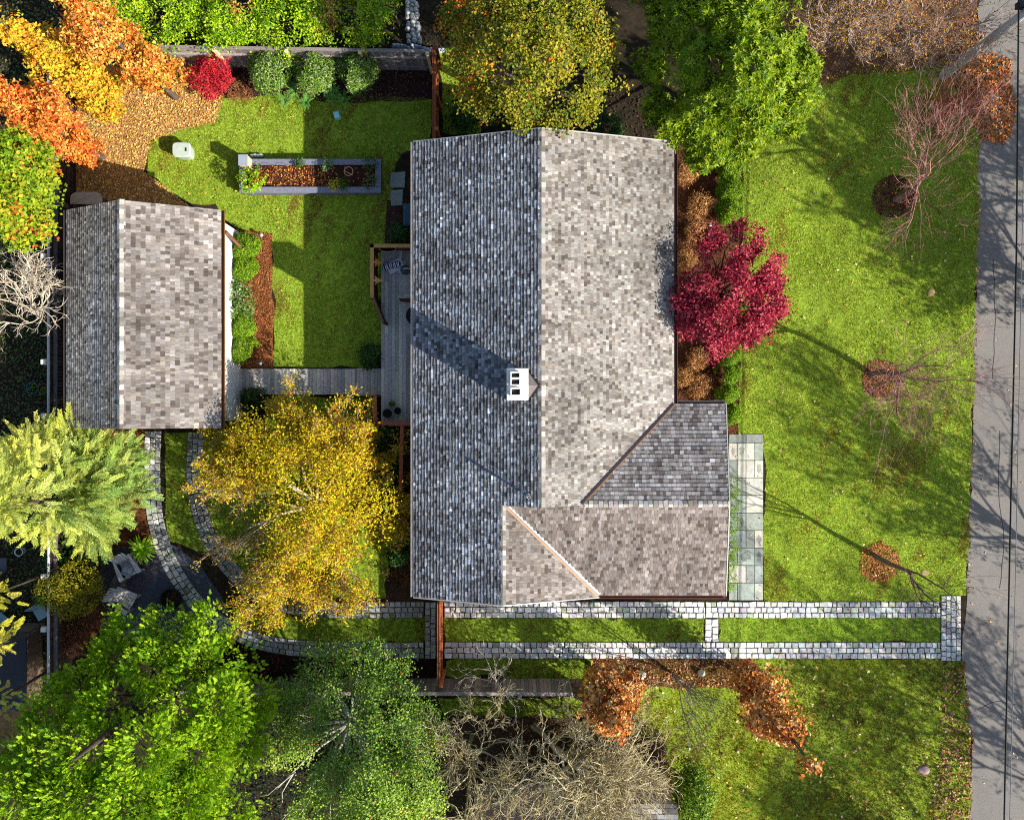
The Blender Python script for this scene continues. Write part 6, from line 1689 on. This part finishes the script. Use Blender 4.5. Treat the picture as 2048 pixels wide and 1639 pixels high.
# ------------------------------------------------------------------ litter, chips and fallen leaves
def litter(label, poly, dens, L, Wd, P, k=0.75, name='fallen_leaves', zz=0.03, tilt=0.45, M=M_DRY, mask=None, zj=0.012):
    p = scatter(poly, dens)
    if mask is not None:
        p = p[mask(p)]
    n = len(p)
    q = np.concatenate([p, np.full((n, 1), zz)], 1) + rng.normal(0, 1, (n, 3)) * (0, 0, zj)
    q[:, 2] = np.abs(q[:, 2] - zz) + zz
    mb = MB(); s = rng.uniform(0.6, 1.3, n)
    leaves(mb, q, rng.normal(0, tilt, (n, 3)) + (0, 0, 1), L * s, Wd * s, np.clip(pick(P, n, 0.22) * k, 0, 0.95))
    return tag(mb.build(name, M), label, None, kind='stuff')
LT = pal((196, 136, 70), (170, 104, 50), (210, 160, 90), (140, 86, 50), (220, 180, 120), (120, 70, 44))
PALE = pal((226, 190, 140), (214, 160, 110), (236, 210, 170), (200, 130, 80), (216, 176, 70))
litter('dense tan and gold leaf carpet under the orange maples', beds['litter'], 420, 0.08, 0.055, pal((210, 160, 76), (196, 144, 76), (222, 184, 100), (170, 116, 64), (218, 196, 110)), 0.9)
litter('orange leaf drift along the road edge below the utility pole', pxpoly([(1925, 118), (1985, 108), (2024, 122), (2022, 165), (2034, 215), (2022, 270), (2004, 292), (1962, 280), (1938, 220), (1908, 170)]), 330, 0.12, 0.08, pal((226, 150, 70), (206, 120, 56), (236, 176, 100), (180, 90, 46), (220, 140, 80)), 0.74)
litter('scattered orange leaves on the verge around the pole', pxpoly([(1860, 60), (1955, 20), (1990, 110), (1960, 300), (1900, 300), (1830, 200)]), 60, 0.11, 0.075, LT, 0.75)
litter('brown leaves and twigs on the bed at the top right', beds['topright'], 120, 0.1, 0.06, pal((170, 124, 90), (150, 104, 80), (190, 150, 110), (120, 84, 66), (206, 160, 60)), 0.7)
litter('few pale leaves scattered on the front lawn', lawns['front'], 2.6, 0.10, 0.07, PALE, 0.8, zz=0.07)
litter('many pale tan leaves scattered on the lower side lawn', lawns['lower'], 7.0, 0.12, 0.08, PALE, 0.8, zz=0.07, mask=lambda p: fbm(p, 0.5) + rng.normal(0, 0.5, len(p)) > -0.15)
litter('thick brown leaf band along the lower lawn beside the road', pxpoly([(1885, 1330), (1930, 1330), (1948, 1480), (1940, 1680), (1850, 1680), (1880, 1500)]), 95, 0.11, 0.075, pal((196, 140, 110), (160, 104, 80), (216, 170, 140), (120, 76, 60), (180, 120, 84)), 0.7, zz=0.05)
litter('thin line of brown leaves along the front lawn road edge', pxpoly([(1950, 300), (1962, 300), (1960, 480), (1950, 900), (1938, 1190), (1928, 1190), (1938, 900), (1948, 480)]), 70, 0.08, 0.055, pal((190, 140, 70), (150, 100, 56), (200, 160, 90)), 0.7, zz=0.03)
litter('few pale leaves scattered on the road', RP[:, :2][:, :] if False else pxpoly([(1950, 0), (2060, 0), (2060, 1660), (1944, 1660), (1930, 1300), (1945, 900)]), 1.8, 0.085, 0.06, PALE, 0.8, zz=0.022)
litter('small golden leaves scattered on the back lawn', lawns['back'], 5.0, 0.085, 0.055, pal((216, 170, 70), (190, 130, 60), (206, 150, 80)), 0.75, zz=0.07, mask=lambda p: rng.uniform(size=len(p)) < np.clip((W(640, 0)[0] - p[:, 0]) / 5 + 0.15, 0.1, 1))
litter('small brown leaves on the grass under the yellow tree', lawns['yellow'], 22, 0.075, 0.045, pal((190, 150, 40), (160, 104, 44), (130, 84, 40)), 0.7, zz=0.06)
litter('few leaves on the cobbled wheel tracks', pxpoly([(888, 1203), (1920, 1203), (1920, 1318), (888, 1318)]), 1.6, 0.08, 0.055, LT, 0.8, zz=0.075)
litter('brown leaf scraps on the flagstones', pxpoly([(1456, 868), (1526, 868), (1526, 1200), (1456, 1200)]), 4, 0.075, 0.05, LT, 0.75, zz=0.065)
CH = pal((180, 110, 60), (150, 86, 46), (200, 136, 80), (120, 70, 42), (206, 150, 96))
litter('orange brown bark chips of the garage bed', beds['garage'], 520, 0.075, 0.03, CH, 0.72, name='bark_chips')
litter('bark chips of the bed below the driveway', beds['lower'], 330, 0.08, 0.035, pal((150, 96, 60), (120, 74, 48), (176, 124, 84), (96, 60, 42), (206, 160, 110)), 0.7, name='bark_chips')
litter('pale leaves dropped on the bed below the driveway', beds['lower'], 60, 0.11, 0.075, pal((216, 150, 90), (196, 120, 64), (230, 180, 130)), 0.75, mask=lambda p: p[:, 1] < W(0, 1338)[1] + rng.normal(0, 0.25, len(p)))
litter('brown needles and chips of the front bed', beds['front'], 330, 0.085, 0.022, pal((140, 86, 54), (110, 66, 44), (160, 104, 66), (90, 56, 40)), 0.7, name='bark_chips')
litter('dark leaf scraps of the bed at the top fence', beds['back'], 170, 0.075, 0.045, pal((110, 74, 60), (90, 62, 54), (130, 96, 80), (150, 120, 104)), 0.6)
litter('brown needles under the golden cedar', beds['cedar'], 220, 0.09, 0.02, pal((176, 104, 56), (150, 86, 50), (120, 70, 44)), 0.7, name='needle_litter')
litter('dark scraps of the bed behind the house', beds['house'], 120, 0.07, 0.045, pal((110, 80, 60), (90, 70, 50), (130, 90, 60), (70, 90, 44)), 0.6)
litter('dark scraps of the bed below the curved track', beds['below'], 120, 0.07, 0.045, pal((90, 60, 50), (70, 50, 44), (110, 70, 56)), 0.6)
litter('brown leaves below the gnarled pale trees', beds['neighbour'], 150, 0.09, 0.06, pal((130, 96, 66), (104, 80, 56), (150, 116, 80), (90, 90, 50)), 0.6)
litter('dark leaf scraps of the bed beside the deck', beds['deck'], 120, 0.07, 0.045, pal((100, 72, 58), (84, 62, 52), (120, 96, 84)), 0.6)
for i, (P, d) in enumerate(((pal((110, 60, 48), (90, 46, 40), (130, 76, 56)), 420), (pal((160, 96, 66), (130, 76, 54), (176, 116, 80), (110, 62, 46)), 480), (pal((190, 130, 70), (166, 100, 54), (206, 156, 96), (140, 80, 46)), 480))):
    litter(('dark brown chips of the upper mulch ring', 'reddish brown leaves filling the middle mulch ring', 'orange brown leaves filling the mulch ring by the driveway')[i], beds['ring%d' % i], d, 0.085, 0.05, P, 1.05)
GC_ = pal((80, 110, 54), (66, 92, 50), (96, 120, 60), (110, 94, 70), (84, 74, 60))
litter('dark ivy and leaf scraps on the ground left of the side fence', pxpoly([(-120, -60), (118, -60), (125, 200), (125, 860), (125, 1400), (-120, 1400)]), 150, 0.10, 0.07, GC_, 0.9, name='ground_cover', zz=0.04, zj=0.05, M=M_LEAF)
litter('dark leaf litter at the top behind the fence corner', pxpoly([(780, -60), (960, -60), (960, 100), (780, 100)]), 90, 0.1, 0.06, pal((70, 70, 44), (60, 50, 40), (90, 80, 50)), 0.6, name='ground_cover', zz=0.03)
litter('dark leaf litter between the house and the top trees', pxpoly([(880, 180), (1310, 180), (1310, 380), (880, 380)]), 70, 0.1, 0.06, pal((80, 60, 46), (96, 70, 50), (60, 66, 40)), 0.6, name='ground_cover', zz=0.03)
litter('dark ivy between the big conifer and the holly', pxpoly([(440, 1380), (640, 1380), (640, 1680), (440, 1680)]), 120, 0.1, 0.07, pal((60, 84, 56), (50, 70, 50), (70, 90, 60)), 0.6, name='ground_cover', zz=0.05, zj=0.06, M=M_LEAF)
tri = [o for o in bpy.data.objects if o.type == 'MESH']
print('meshes', len(tri), 'faces', sum(len(o.data.polygons) for o in tri))
